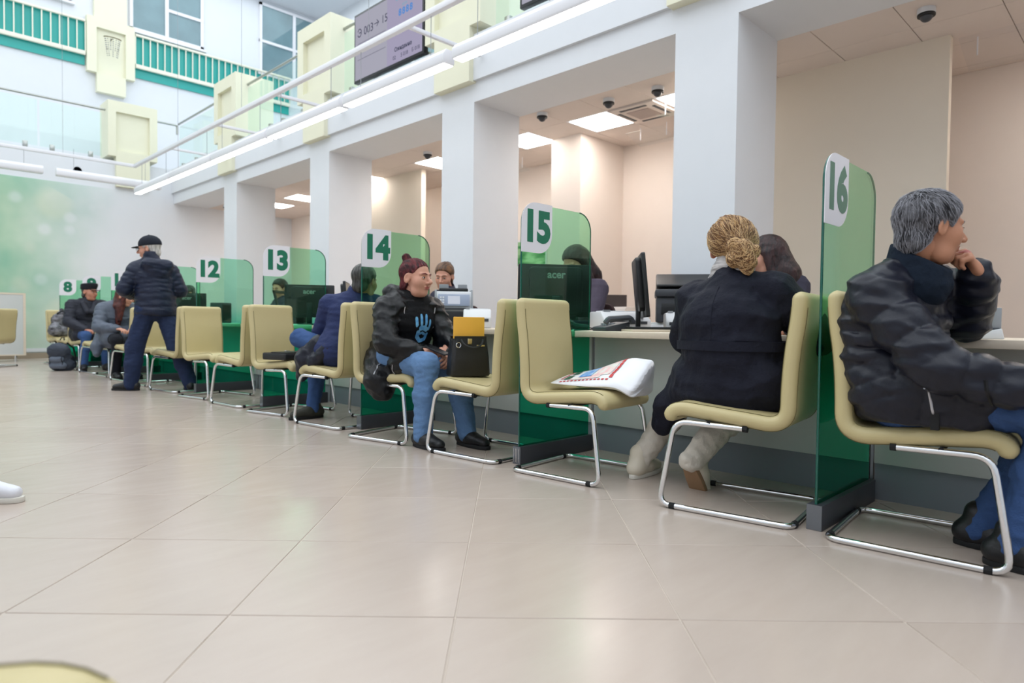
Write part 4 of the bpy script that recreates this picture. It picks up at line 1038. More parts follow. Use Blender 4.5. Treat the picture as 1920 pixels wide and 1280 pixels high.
# 4 man in blue jacket, legs crossed, twisted to the counter
L_, rz = (2.80, 4.60, 0), -.80
Wl = lambda *p: w2l(L_, rz, p)
J = seated(pelvis=Wl(2.78, 4.62, .56), waist=Wl(2.80, 4.60, .70), chest=Wl(2.82, 4.58, .87), neck=Wl(2.83, 4.53, 1.0), head=Wl(2.87, 4.49, 1.115), look=(.35, .93, -.1),
           sh=[Wl(2.70, 4.72, .93), Wl(2.95, 4.46, .93)], el=[Wl(2.70, 4.86, .70), Wl(3.10, 4.50, .74)], wr=[Wl(2.95, 4.95, .68), Wl(3.13, 4.75, .80)],
           hip=[Wl(2.70, 4.62, .55), Wl(2.88, 4.64, .55)], kn=[Wl(2.58, 4.98, .66), Wl(2.78, 5.02, .52)], an=[Wl(2.88, 5.12, .50), Wl(2.70, 4.98, .10)], toe=[Wl(3.02, 5.2, .45), Wl(2.56, 4.98, .03)], fz=(.42, 0), hback=[(0, 0, 1)]*2)
blue, HM = human('man in a bright blue jacket with crossed legs at counter fourteen', L_, rz, J,
    dict(skin='ruddy', hairm=h_dkgrey, hair='short', hs=1.06, hv=.008, girth=1.02, top=m_bluej, pants=m_jeanb, shoe=m_oshoe, skirt=.2, collar=.03, face=0, fold=(.006, 18)), 2)
f = Field(); cq = [Wl(2.62, 4.74, .62), Wl(2.56, 4.84, .50), Wl(2.56, 4.90, .36)]
f.cone(cq[0], cq[1], .075, .085, .03).cone(cq[1], cq[2], .085, .05, .03).cone(Wl(2.62, 4.60, .58), Wl(2.58, 4.72, .48), .06, .07, .03); f.disp = folds(.010, 24, (1, 1, .7), 2)
fobj('draped_coat', f, .009, m_navyny, blue)
# 5 standing man with the baseball cap
L_, rz = (2.42, 8.06, 0), .0
J = seated(pelvis=(.02, -.03, .93), waist=(.01, -.03, 1.08), chest=(0, -.01, 1.28), neck=(-.01, .03, 1.46), head=(-.02, .07, 1.585), look=(-.78, .60, -.12), hup=(-.05, .02, 1),
           sh=[(-.17, .02, 1.345), (.17, -.03, 1.345)], el=[(-.29, .03, 1.12), (.265, -.07, 1.12)], wr=[(-.16, .20, 1.06), (.14, .16, 1.06)],
           hip=[(-.08, -.03, .90), (.1, -.03, .90)], kn=[(-.16, .10, .49), (.2, -.14, .48)], an=[(-.19, .13, .09), (.30, -.25, .09)], toe=[(-.36, .28, .03), (.33, -.05, .03)], hback=[(0, 0, 1)]*2)
std, HM = human('standing man in a navy quilted jacket, dark cap and glasses', L_, rz, J,
    dict(skin='fair', hairm=h_white, hair='short', hs=1.08, hv=.006, girth=1.08, top=m_navy2, quilt=(3, .008), fold=(.006, 18), pants=m_jeand, legs=1.35, shoe=m_bshoe, collar=.05, hem0=(.02, -.03, .86), hemw=1.04, hemz=.83, sleeve=1.0,
         extra=[((-.09, -.12, 1.40), (.10, -.13, 1.39), .07, .07), ((-.05, -.13, 1.33), (.06, -.14, 1.32), .055, .055)]), 2)
cap_obj(std, HM, 'baseball', cloth('navy_cap', srgb(30, 34, 44)))
for s in (-1, 1):
    o = B().tube([(s*.031+.022*math.cos(a), .108, -.002+.017*math.sin(a)) for a in [2*PI*k/16 for k in range(16)]], .0018, 5, True).obj('glasses_rim', m_black, std); o.data.transform(HM)
    o = B().tube([(s*.053, .106, .002), (s*.078, .05, .004), (s*.084, .0, .004)], .0018, 5).obj('glasses_temple', m_black, std); o.data.transform(HM)
# 6 man with the flat cap
L_, rz = (2.70, 12.12, 0), PI
J = seated(look=(-.55, .83, -.03), head=(-.02, -.03, 1.215), neck=(-.01, -.08, 1.07), sh=[(-.2, -.05, 1.0), (.2, -.10, 1.0)], el=[(-.26, .06, .74), (.27, .0, .74)], wr=[(-.12, .25, .62), (.10, .25, .62)], kn=[(-.14, .36, .53), (.12, .36, .53)], an=[(-.13, .42, .1), (.16, .42, .1)], toe=[(-.13, .6, .03), (.2, .6, .03)])
fc, HM = human('seated man in a charcoal coat and flat peaked cap at counter nine', L_, rz, J,
    dict(skin='ruddy', hairm=h_dkgrey, hair='short', hs=1.12, hv=.004, girth=1.2, top=m_dkcoat, topname='coat', fold=(.010, 20), pants=m_jeanb, shoe=m_bshoe, skirt=.35, collar=.03), 0)
cap_obj(fc, HM, 'flat', cloth('black_cap', srgb(34, 32, 40)))
f = Field(); f.cone((-.07, .05, 1.03), (-.03, .11, .9), .035, .04, .02).cone((.08, .02, 1.03), (.04, .10, .9), .04, .045, .02).cone((-.09, -.06, 1.07), (.09, -.08, 1.07), .05, .05, .02)
fobj('lapel', f, .012, m_dkcoat, fc)
# 7 person in the grey jacket with long red-brown hair
L_, rz = (2.62, 10.20, 0), PI
J = seated(chest=(0, -.02, .86), neck=(0, .05, 1.0), head=(-.05, .15, 1.10), look=(-.6, .75, -.3), waist=(0, -.06, .70), sh=[(-.18, .03, .93), (.18, -.02, .93)], el=[(-.24, .14, .70), (.26, .1, .68)], wr=[(-.1, .3, .66), (.08, .3, .66)], kn=[(-.12, .4, .52), (.12, .4, .52)], an=[(-.12, .36, .1), (.12, .36, .1)], toe=[(-.12, .55, .03), (.12, .55, .03)])
human('seated person in a grey padded jacket with long red brown hair', L_, rz, J,
    dict(skin='fair', hairm=h_bred, hair='long', hs=1.05, girth=1.16, top=m_greyny, quilt=(3, .011), fold=(.007, 22), pants=m_dkp, shoe=m_bshoe, skirt=.5, collar=.06, collr=.09, face=0,
         locks=[((0, -.06, 0), (.05, -.03, -.14), .07, .05, .03, 1.2), ((.05, -.0, -.14), (.05, .05, -.36), .05, .028, .02, 1.2), ((.06, .03, 0), (.06, .07, -.3), .035, .02)],
         extra=[((.16, -.08, .55), (.26, .02, .42), .10, .075), ((.26, .02, .42), (.27, .06, .33), .075, .05)]), 0)
# staff behind the counter
m_uni = cloth('dark_grey_uniform', srgb(56, 54, 68)); m_uni2 = cloth('plum_grey_uniform', srgb(78, 70, 84))
def office_chair(x, y, label):
    t = thing('office_chair', label, 'chair', (x, y, 0), PI/2, 'staff swivel chairs behind the counter')
    m_ = cloth('plum_brown_upholstery', srgb(66, 48, 48))
    B().prism(rrect(-.24, .24, -.24, .24, .06), .42, .49, 'z').obj('seat', m_, t, .02)
    B().prism(rrect(-.22, .22, .55, .98, .08), -.30, -.25, 'y').obj('backrest', m_, t, .02)
    B().box(-.03, .03, -.29, -.24, .44, .62).obj('back_post', m_black, t); B().cyl((0, 0, .08), (0, 0, .42), .03, n=12).obj('column', m_black, t)
    for k in range(5):
        a = 2*PI*k/5; B().tube([(0, 0, .1), (.3*math.cos(a), .3*math.sin(a), .07)], .02, 6).obj('foot', m_black, t)
        B().lathe((.3*math.cos(a), .3*math.sin(a), .03), [(.03, -.02), (.03, .02)], 10, Matrix.Rotation(PI/2, 4, 'X')).obj('castor', m_black, t)
def staff(x, y, face, label, st, s=1.06, chair_label=None):
    J = seated(el=[(-.25, .05, .74), (.25, .05, .74)], wr=[(-.14, .30, .74), (.14, .30, .74)], look=face)
    d = dict(skin='fair', hairm=h_brun, hair='long', girth=.98, top=m_uni, pants=m_dkp, shoe=m_bshoe, fold=(.005, 18), collar=.02); d.update(st)
    t, HM = human(label, (x, y, .02), PI/2, J, d, 2); t.scale = (s, s, s)
    office_chair(x+.06, y, chair_label); return t, HM
LONG = [((0, -.06, 0), (0, -.085, -.15), .075, .075, .03, 1.15), ((0, -.085, -.15), (0, -.08, -.33), .075, .05, .03, 1.3), ((-.075, -.01, .0), (-.08, .0, -.2), .03, .025), ((.075, -.01, .0), (.08, .0, -.2), .03, .025)]
staff(4.62, 2.07, (.95, .35, -.3), 'staff woman with long dark brown hair facing the blonde woman', dict(locks=LONG, face=0), 1.08, 'swivel chair under the staff woman facing the blonde woman')
staff(4.40, 3.66, (.1, 1, -.6), 'staff member behind the monitor at counter fifteen, dark hair', dict(locks=LONG, top=m_uni2), 1.10, 'swivel chair at the monitor of counter fifteen')
t, HM = staff(4.35, 5.38, (-.5, .85, -.3), 'staff woman with pinned up brown hair beside the banknote counter', dict(hair='clip', hairm=h_brown, locks=[((0, -.06, .05), (0, -.11, .02), .06, .035), ((0, -.1, .03), (.0, -.10, -.22), .04, .025, .02, 1.4)]), 1.06, 'swivel chair near the banknote counter')
for s in (-1, 1):
    o = B().tube([(s*.012, -.07, .118), (s*.03, -.10, .10), (s*.035, -.125, .06), (s*.02, -.135, .03)], .007, 6, radii=[.008, .009, .008, .003]).obj('hair_claw', m_black, t, smooth=True); o.data.transform(HM)
staff(4.35, 9.10, (-.35, .9, -.2), 'staff member with dark short hair at counter thirteen', dict(hair='short', hairm=h_brun, hv=.012), 1.04, 'swivel chair at counter thirteen')
staff(4.40, 12.85, (0, 1, -.4), 'staff member whose head top shows over the monitor at counter twelve', dict(hair='short', hairm=h_dkgrey), 1.06, 'swivel chair at counter twelve')
# person at the left edge: only the white trainers reach into the picture
L_ = CF*2.72-CR*2.87; rz = math.atan2(-CR.x, CR.y)
chair(L_.x, L_.y, (CR.x, CR.y), P_+'under the person in white trainers'); L_ = (L_.x, L_.y, 0)
J = seated(kn=[(-.11, .36, .50), (.12, .34, .50)], an=[(-.13, .55, .09), (.16, .49, .09)], toe=[(-.13, .75, .03), (.16, .69, .03)])
human('seated person in white trainers on the open floor away from the counter', L_, rz, J, dict(hairm=h_brun, hair='short', top=m_dkcoat, pants=m_dkp, shoe=m_wshoe, sole=m_wsole, fold=(.006, 18)), 0)
# ------------------------------------------------------------ things on the counter and on the chairs
ZW = .757
m_screen = mat('dark_screen', srgb(14, 16, 20), .15, var=.1); m_logo = mat('silver_logo', srgb(170, 176, 180), .3, .6)
m_lcd = emit_mat('lcd', srgb(205, 212, 225), .9); m_white2 = mat('off_white_plastic', srgb(222, 222, 224), .45, var=.02)
def monitor(x, y, d, label, w_=.51, h_=.34, zb=.10, logo=True, tilt=.06):
    """d = the way the screen faces; the back carries the maker's word"""
    t = thing('monitor', label, 'monitor', (x, y, ZW), math.atan2(-d[0], d[1]), 'computer monitors along the counter')
    M = Matrix.Translation((0, 0, zb)) @ Matrix.Rotation(tilt, 4, 'X')
    b = B(); b.prism(rrect(-w_/2, w_/2, 0, h_, .012, 3), -.012, .012, 'y', M); b.obj('casing', m_black, t, .004)
    b = B(); b.prism(rrect(-w_*.36, w_*.36, .04, h_-.02, .03, 3), -.045, -.010, 'y', M); b.obj('back_shell', m_black, t, .012)
    b = B(); b.box(-w_/2+.015, w_/2-.015, .011, .0135, .015, h_-.015, M); b.obj('screen', m_screen, t)
    if logo: text('logo', 'acer', .075, m_logo, t, M @ frame_M((0, -.0455, h_-.075), (1, 0, 0), (0, 0, 1)), .0008, .002)
    B().box(-.03, .03, -.06, -.03, .01, .24).obj('stand_neck', m_black, t, .006)
    B().prism([(.13*math.cos(a), -.03+.1*math.sin(a)) for a in [2*PI*k/20 for k in range(20)]], 0, .014, 'z').obj('stand_base', m_black, t, .004)
    return t
monitor(3.62, 3.17, (.60, .80), 'black monitor, back turned, seen through the glass of partition fifteen', .54, .40, .07)
monitor(3.62, 6.76, (.55, .83), 'black monitor with pale lettering on its back behind partition thirteen', .53, .36, .08)
monitor(3.62, 10.5, (.4, .9), 'black monitor, back turned, behind the standing man at counter twelve', .53, .36, .08)
monitor(3.66, 2.42, (.62, -.78), 'black monitor seen edge on beside the blonde woman', .48, .40, .09, False, .10)
monitor(3.62, 5.95, (.8, -.6), 'black monitor seen edge on beside the man in blue', .48, .34, .10, False, .08)
monitor(3.6, 12.1, (.5, .86), 'black monitor, back turned, behind partition ten', .53, .36, .08)
# speaker-like black box and frame at counters twelve and thirteen
t = thing('computer_speaker', 'dark upright speaker box behind partition twelve', 'speaker', (3.55, 9.05, ZW), .4)
B().box(-.09, .09, -.1, .1, 0, .27).obj('body', m_dkgrey, t, .01); B().box(-.07, .07, -.105, -.1, .03, .24).obj('grille', m_black, t)
t = thing('document_stand', 'black open tilted frame standing behind the monitor of counter thirteen', 'stand', (3.95, 7.95, ZW), .7)
b = B(); M = Matrix.Rotation(-.25, 4, 'X')
for bx in ((-.18, .18, .28, .31), (-.18, -.15, 0, .31), (.15, .18, 0, .31), (-.18, .18, 0, .03)): b.box(bx[0], bx[1], -.012, .012, bx[2]+.12, bx[3]+.12, M)
b.obj('frame', m_black, t); B().box(-.03, .03, -.05, .05, 0, .13).obj('foot', m_black, t)
# banknote counter
t = thing('banknote_counter', 'grey and black banknote counting machine with a lit display', 'machine', (3.62, 4.30, ZW), math.atan2(.62, -.78))
b = B(); b.prism([(-.13, 0), (.13, 0), (.14, .15), (.10, .30), (-.13, .30)], -.15, .15, 'x'); b.obj('body', m_ltgrey, t, .008)
for s in (-1, 1): B().prism([(-.14, 0), (.15, 0), (.15, .17), (.10, .315), (-.14, .315)], s*.15-.008, s*.15+.008, 'x').obj('side_panel', m_grey, t, .004)
M = frame_M((0, .126, .225), (-1, 0, 0), (0, -.26, .966))
B().box(-.13, .13, -.05, .05, .003, .012, M).obj('fascia', mat('blue_grey_panel', srgb(150, 160, 182), .4), t, .003)
B().box(-.05, .05, -.034, .034, .012, .0135, M).obj('display', m_lcd, t)
for i in range(6): B().box(-.115+.02*(i % 2), -.1+.02*(i % 2), -.03+.022*(i//2), -.016+.022*(i//2), .012, .015, M).obj('button', m_ltgrey, t)
B().box(-.135, .135, .13, .15, .0, .135).obj('stacker', m_black, t, .004); B().box(-.12, .12, .148, .17, .0, .012).obj('tray', m_black, t)
B().box(-.12, .12, .14, .155, .145, .165).obj('slot_bar', m_dkgrey, t); B().box(-.12, .12, -.1, .06, .30, .33).obj('hopper', m_black, t, .008)
for s in (-1, 1): B().box(s*.08-.04, s*.08+.04, -.12, -.11, .31, .37).obj('guide', m_grey, t, .003)
# small printers and boxes
def printer(name, x, y, rz, w_, d_, h_, m_, label):
    t = thing(name, label, 'printer', (x, y, ZW), rz)
    B().prism([(-d_/2, 0), (d_/2, 0), (d_/2, h_*.55), (d_*.2, h_), (-d_/2, h_)], -w_/2, w_/2, 'x').obj('body', m_, t, .012)
    B().box(-w_*.4, w_*.4, d_*.22, d_*.5+.004, h_*.35, h_*.5).obj('paper_slot', m_dkgrey, t)
    B().box(-w_*.42, w_*.42, -d_*.3, d_*.1, h_-.002, h_+.006).obj('lid', m_ltgrey, t, .004)
    B().box(w_*.28, w_*.42, d_*.12, d_*.2, h_-.002, h_+.012).obj('button_panel', m_grey, t)
printer('receipt_printer', 3.80, 2.72, 2.6, .34, .30, .13, m_white2, 'low white document printer beside the edge on monitor')
printer('receipt_printer', 3.55, 3.92, 2.4, .22, .24, .15, m_white2, 'small white printer next to the banknote counter')
printer('receipt_printer', 3.52, 7.85, 2.4, .3, .28, .12, m_white2, 'low white printer seen through partition twelve')
printer('receipt_printer', 3.78, 2.22, 2.2, .22, .22, .12, m_white2, 'white printer behind the edge on monitor beside the blonde woman')
# phone with handset, at partition fifteen
t = thing('desk_phone', 'dark grey desk phone with handset and coiled cord by partition fifteen', 'phone', (3.40, 2.50, ZW), 1.2)
B().prism([(-.09, 0), (.09, 0), (.09, .025), (-.09, .06)], -.08, .08, 'x').obj('base', m_dkgrey, t, .006)
B().tube(fillet([(-.095, -.1, .055), (-.095, -.08, .085), (-.095, .08, .075), (-.095, .1, .05)], .03), .018, 8).obj('handset', m_dkgrey, t, smooth=True)
for i in range(12): B().box(-.01+.025*(i % 3), .008+.025*(i % 3), -.05+.025*(i//3), -.035+.025*(i//3), .03, .05).obj('key', m_grey, t)
B().tube([(.08+.008*math.cos(k*1.3), -.02-.012*k*.5, .012+.008*math.sin(k*1.3)) for k in range(40)], .003, 5).obj('cord', m_black, t, smooth=True)
t = thing('barcode_scanner', 'dark hand scanner lying by the desk phone', 'scanner', (3.45, 2.72, ZW), .5)
B().tube([(0, 0, .02), (.0, .09, .03), (0, .15, .06)], .02, 8, radii=[.018, .02, .03]).obj('body', m_black, t, smooth=True); B().tube([(0, 0, .02), (-.06, -.06, .01), (-.15, -.04, .008), (-.2, .05, .008)], .004, 5).obj('cable', m_black, t, smooth=True)
t = thing('keyboard', 'black keyboard on a pale tray in front of the edge on monitor', 'keyboard', (3.52, 2.22, ZW), -.55)
B().box(-.22, .22, -.08, .08, 0, .014).obj('tray', m_desk, t, .003); B().box(-.2, .2, -.065, .065, .014, .03).obj('body', m_black, t, .004)
t = thing('signature_tablet', 'tilted signature tablet with green rim beside the blonde woman', 'tablet', (3.62, 1.98, ZW), math.atan2(-.75, -.66))
M = Matrix.Translation((0, 0, .10)) @ Matrix.Rotation(.75, 4, 'X')
B().box(-.1, .1, -.015, .0, -.02, .20, M).obj('casing', mat('sea_green_plastic', srgb(96, 150, 136), .4), t, .005); B().box(-.085, .085, .0, .003, -.005, .185, M).obj('screen', mat('grey_screen', srgb(150, 148, 152), .2), t)
B().box(-.03, .03, -.04, .03, 0, .14).obj('stand', m_black, t, .006); B().box(-.08, .08, -.07, .07, 0, .015).obj('foot', m_black, t, .004)
t = thing('card_reader', 'small grey and black card reader on the worktop beside the puffer jacket man', 'card reader', (3.36, .545, ZW), .3)
B().prism([(-.06, 0), (.06, 0), (.05, .02), (-.05, .045)], -.035, .035, 'x').obj('body', m_ltgrey, t, .005); B().box(-.03, .03, -.045, .03, .03, .047).obj('keypad', m_dkgrey, t, .004)
B().prism([(-.05, .02), (-.01, .02), (-.03, .13), (-.05, .13)], -.02, .02, 'x').obj('upright', m_grey, t, .004)
# copier on a cabinet, tray on a credenza
t = thing('cabinet', 'white low cabinet under the black copier', 'cabinet', (4.55, 2.45, 0)); B().box(0, .5, 0, .62, .06, .82).obj('body', m_deskpanel, t, .006); B().box(.02, .48, .02, .6, 0, .06).obj('plinth', m_plinth, t)
for a in (0, .31): d_ = B().box(-.018, 0, a+.004, a+.306, .08, .80).obj('door', m_white2, t, .003); B().box(-.03, -.018, a+.25, a+.265, .5, .62).obj('handle', m_steel, d_)
t = thing('copier', 'black multifunction copier on the white cabinet behind the counter', 'copier', (4.80, 2.76, .82), math.atan2(.83, -.55))
B().box(-.26, .26, -.19, .19, 0, .20).obj('body', m_dkgrey, t, .012); B().box(-.22, .22, .185, .20, .06, .15).obj('paper_tray', m_black, t, .004)
B().box(-.27, .27, -.19, .22, .20, .26).obj('scanner', m_dkgrey, t, .012); B().prism([(-.19, .27), (.05, .27), (.17, .28), (.17, .30), (.0, .34), (-.1, .40), (-.19, .40)], -.26, .26, 'x').obj('document_feeder', m_black, t, .01)
B().box(-.2, -.02, .2, .27, .235, .262).obj('control_panel', m_grey, t, .004)
t = thing('credenza', 'cream low credenza against the cream pier behind the staff', 'cabinet', (6.2, 4.35, 0)); B().box(0, .5, 0, 1.1, .05, 1.0).obj('body', m_wallc, t, .006); B().box(.02, .48, .02, 1.08, 0, .05).obj('plinth', m_plinth, t)
for a in (0, .55): d_ = B().box(-.018, 0, a+.004, a+.546, .07, .98).obj('door', m_wallc, t, .003); B().box(-.03, -.018, a+.45, a+.465, .6, .75).obj('handle', m_steel, d_)
t = thing('letter_tray', 'dark brown letter tray on the cream credenza', 'tray', (6.4, 4.75, 1.0), .8)
m_bt = mat('brown_plastic', srgb(70, 58, 54), .5)
for z in (0, .075): B().box(-.26, .26, -.17, .17, z, z+.008).obj('shelf', m_bt, t)
for s in (-1, 1): B().box(s*.26-.006, s*.26+.006, -.17, .17, 0, .14).obj('side', m_bt, t)
q = NT('leaf_poster'); n1 = q.n('ShaderNodeTexNoise', Scale=3, Detail=2); tc = q.n('ShaderNodeTexCoord'); mpp = q.n('ShaderNodeMapping'); mpp.inputs['Rotation'].default_value = (.6, 0, 0); mpp.inputs['Scale'].default_value = (1, 1, 4)
q.l(tc.outputs['Object'], mpp.inputs[0]); q.l(mpp.outputs[0], n1.inputs['Vector']); cr = q.n('ShaderNodeValToRGB'); q.l(n1.outputs[0], cr.inputs[0])
cr.color_ramp.elements[0].color = srgb(30, 130, 60); cr.color_ramp.elements[0].position = .35; cr.color_ramp.elements[1].color = srgb(190, 225, 180); cr.color_ramp.elements[1].position = .65; q.l(cr.outputs[0], q.p.inputs['Base Color'])
t = thing('wall_poster', 'framed green leaf poster on the cream back wall', 'poster', (XB, 7.55, 1.95))
B().box(-.012, -.006, -.42, .42, -.2, .2).obj('print', q.m, t); f = B()
for bx in ((-.45, .45, .2, .23), (-.45, .45, -.23, -.2), (-.45, -.42, -.2, .2), (.42, .45, -.2, .2)): f.box(-.02, 0, bx[0], bx[1], bx[2], bx[3])
f.obj('frame', m_white2, t)
# ---------------- bags
m_bag = mat('black_pebbled_leather', srgb(16, 16, 18), .42, bump=.3, bscale=220); m_gold = mat('pale_gold', srgb(205, 190, 150), .25, 1)
t = thing('handbag', 'black structured leather handbag standing on an olive chair seat', 'handbag', (2.765, 3.135, .4655), math.atan2(.50, -.87)+.15)
b = B(); b.loft([[Vector((x, y, z)) for x, y in rrect(-w_, w_, -d_, d_, .025)] for w_, d_, z in ((.125, .06, 0), (.13, .065, .01), (.125, .058, .12), (.112, .045, .235))]); b.obj('body', m_bag, t, smooth=True)
f = B()
for y in (-.04, .04): f.box(-.105, .105, y-.004, y+.004, .22, .25)
f.obj('rim', m_bag, t)
for y in (-.046, .046):
    B().tube([(.07*math.cos(a), y*1.4+math.copysign(.03*math.sin(a), y), .23-.05*math.sin(a)) for a in [PI*k/12 for k in range(13)]], .006, 6).obj('handle', m_bag, t, smooth=True)
B().tube([(.085+.014*math.cos(a), .057, .195+.016*math.sin(a)) for a in [2*PI*k/14 for k in range(14)]], .003, 5, True).obj('ring', m_chrome, t, smooth=True)
B().box(-.09, -.035, .051, .055, .185, .195).obj('badge', m_gold, t, .001); B().box(-.005, .025, .048, .056, .2, .235).obj('clasp', m_gold, t, .003)
B().box(.112, .118, -.02, .02, .10, .23).obj('side_tab', m_bag, t, .002)
t = thing('envelope', 'yellow padded envelope standing in the black handbag', 'envelope', (2.76, 3.125, .50), math.atan2(.50, -.87)+.2)
m_env = mat('yellow_paper', srgb(232, 172, 60), .6, var=.05, scale=14)
B().box(-.105, .105, -.006, .006, 0, .335).obj('body', m_env, t, .004); B().box(-.103, .103, -.008, -.006, .26, .33).obj('flap', m_env, t, .001)
t = thing('mobile_phone', 'black mobile phone held by the red haired woman', 'phone', (2.705, 3.365, .617), .25); t.rotation_euler = (.35, -.1, .35)
B().prism(rrect(-.036, .036, -.074, .074, .01), -.005, .005, 'z').obj('case', m_black, t, .003); B().box(-.033, .033, -.07, .07, .005, .0056).obj('screen', m_screen, t)
# printed plastic bag
t = thing('plastic_bag', 'crumpled white plastic shopping bag with red and blue print on a chair', 'bag', (2.83, 2.22, .468), math.atan2(-.085, -.996))
m_pb = mat('white_polythene', srgb(236, 236, 240), .28, var=.03, bump=.25, bscale=22, spec=.6)
secs = []; n = 22; prof = [(-.215, .06, .012, .0), (-.19, .10, .035, .0), (-.10, .13, .05, 0), (.0, .14, .065, 0), (.10, .145, .09, .0), (.19, .14, .12, .0), (.25, .13, .13, -.005), (.30, .135, .145, -.03), (.335, .125, .15, -.045)]
rs = np.random.RandomState(3)
for i, (y, w_, h_, z0) in enumerate(prof):
    ring = []
    for k in range(n):
        a = 2*PI*k/n; ca, sa = math.cos(a), math.sin(a); up_ = max(sa, 0)
        x = w_*math.copysign(abs(ca)**.75, ca); z = z0+h_*(.5+.5*math.copysign(abs(sa)**.8, sa))*(1.0-.62*x/w_)*(1 if sa > 0 else .6)
        j = .006*(i/8); ring.append(Vector((x+rs.normal()*j, y+rs.normal()*j+.03*up_*(i == 8), max(z+rs.normal()*j, 0 if y < .24 else -.08))))
    secs.append(ring)
b = B(); b.loft(secs); po = b.obj('bag_body', m_pb, t, smooth=True); po.modifiers.new('s', 'SUBSURF').levels = 1
m_pr = mat('red_print', srgb(200, 40, 52), .4); m_pbl = mat('blue_print', srgb(96, 150, 215), .4, col2=srgb(180, 205, 235), scale=25); m_pp = mat('pink_print', srgb(240, 190, 190), .4, col2=srgb(232, 232, 225), scale=22); m_pg = mat('dark_green_block', srgb(36, 90, 72), .4)
bpy.context.view_layer.update()
trb = BVHTree.FromObject(po, bpy.context.evaluated_depsgraph_get())
def patch(x0, x1, y0, y1, m_, name='print', nx=6, ny=6, off=.0025):
    vs = []; ok = True
    for j in range(ny+1):
        for i in range(nx+1):
            h = trb.ray_cast(Vector((x0+(x1-x0)*i/nx, y0+(y1-y0)*j/ny, .6)), Vector((0, 0, -1)))
            if h[0] is None: return
            vs.append(h[0]+h[1]*off)
    b = B(); b.add(vs, [(j*(nx+1)+i, j*(nx+1)+i+1, (j+1)*(nx+1)+i+1, (j+1)*(nx+1)+i) for j in range(ny) for i in range(nx)]); b.obj(name, m_, t, smooth=True)
for i in range(8): patch(-.11+.026*i, -.088+.026*i, .18, .20, m_pr, nx=2, ny=2); patch(-.085+.02*i, -.071+.02*i, -.14, -.125, m_pr, nx=2, ny=2)
for j in range(13): patch(.10, .112, -.12+.024*j, -.105+.024*j, m_pr, nx=2, ny=2)
patch(-.06, .06, -.03, .05, m_pbl); patch(-.08, .07, .055, .17, m_pp); patch(.02, .08, -.115, -.075, m_pg, nx=3, ny=3); patch(-.05, .0, -.11, -.07, m_pg, nx=3, ny=3); patch(.065, .09, -.07, .12, m_pp, nx=2)
patch(-.10, -.088, -.10, .17, m_pr, nx=2, ny=10)
# briefcase
t = thing('briefcase', 'flat black leather briefcase lying on an olive chair seat', 'briefcase', (2.72, 5.40, .4655), .3)
B().prism(rrect(-.2, .2, -.14, .14, .02), 0, .06, 'z').obj('body', m_bag, t, .012); B().prism(rrect(-.19, .19, -.13, .05, .02), .06, .068, 'z').obj('flap', m_bag, t, .003)
B().tube(fillet([(-.06, -.14, .03), (-.06, -.18, .035), (.06, -.18, .035), (.06, -.14, .03)], .03), .008, 6).obj('handle', m_bag, t, smooth=True); B().box(-.02, .02, .04, .065, .066, .074).obj('buckle', m_chrome, t, .002)
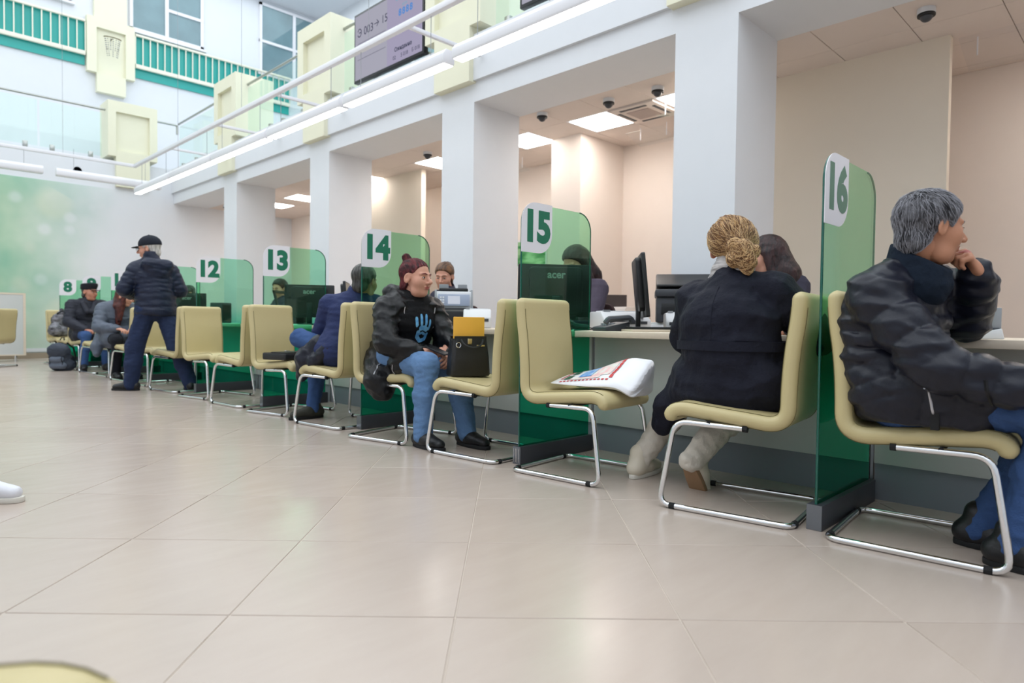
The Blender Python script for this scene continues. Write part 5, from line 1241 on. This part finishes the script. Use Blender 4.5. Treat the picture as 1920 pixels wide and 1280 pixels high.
# backpack on the floor
m_bp = cloth('slate_nylon_bag', srgb(62, 68, 80), .6); m_bpd = cloth('dark_nylon_bag', srgb(30, 32, 38), .6); m_bpl = cloth('grey_nylon_bag', srgb(98, 106, 120), .6)
t = thing('backpack', 'slate grey backpack leaning on the floor by the flat cap man', 'backpack', (2.30, 11.90, 0), -.75)
f = Field(); M = Matrix.Rotation(.42, 4, 'X')
f.cone((-.08, -.02, .11), (.08, -.02, .11), .10, .10, .04).cone((-.07, -.06, .33), (.07, -.06, .33), .085, .085, .05).cone((0, -.02, .12), (0, -.06, .36), .12, .09, .05, w=(1, 0, 0), sw=1.45)
f.clip(lambda P: .004-P[..., 2], .01); f.disp = folds(.006, 24); fobj('body', f, .008, m_bp, t, Matrix.Translation((0, .06, 0)) @ Matrix.Rotation(.25, 4, 'X'))
f = Field(); f.cone((-.07, -.13, .12), (.07, -.13, .12), .055, .055, .03).cone((-.06, -.14, .22), (.06, -.14, .22), .045, .045, .03); f.clip(lambda P: .008-P[..., 2], .01); f.disp = folds(.004, 26)
fp_ = fobj('front_pocket', f, .008, m_bpl, t, Matrix.Translation((0, .06, 0)) @ Matrix.Rotation(.25, 4, 'X'))
line_on(fp_, [(-.09, -.6, .10), (-.085, -.6, .22), (-.04, -.6, .27), (.04, -.6, .27), (.085, -.6, .22), (.09, -.6, .10)], (0, 1, 0), .006, m_bpd, 'zip', fp_)
B().tube([(-.03, .0, .46), (-.02, .02, .50), (.02, .02, .50), (.03, .0, .46)], .008, 6).obj('top_loop', m_bpd, t, smooth=True)
for s in (-1, 1): B().tube([(s*.06, .02, .42), (s*.09, .13, .34), (s*.10, .16, .2), (s*.09, .13, .07)], .014, 6).obj('strap', m_bpd, t, smooth=True)
for s in (-1, 1): f = Field(); f.cone((s*.15, -.0, .08), (s*.15, -.03, .22), .04, .035, .02); f.disp = folds(.003, 26); fobj('side_pocket', f, .009, m_bpd, t, Matrix.Translation((0, .05, 0)) @ Matrix.Rotation(.2, 4, 'X'))
t = thing('patterned_bag', 'black and white patterned bag on the chair behind the flat cap man', 'bag', (2.62, 13.62, .468), .2)
f = Field(); f.cone((-.08, 0, .12), (.08, 0, .12), .12, .12, .04).cone((-.05, .03, .3), (.05, .03, .3), .09, .09, .06).cone((0, .03, .36), (.02, .02, .46), .07, .04, .05); f.clip(lambda P: .003-P[..., 2], .01); f.disp = folds(.012, 22)
fobj('body', f, .010, mat('patterned_fabric', srgb(20, 20, 24), .6, col2=srgb(130, 130, 138), scale=13), t)
B().tube([(-.06, .0, .40), (-.02, -.08, .45), (.06, -.06, .42), (.08, 0, .35)], .012, 6).obj('strap', m_bpd, t, smooth=True)
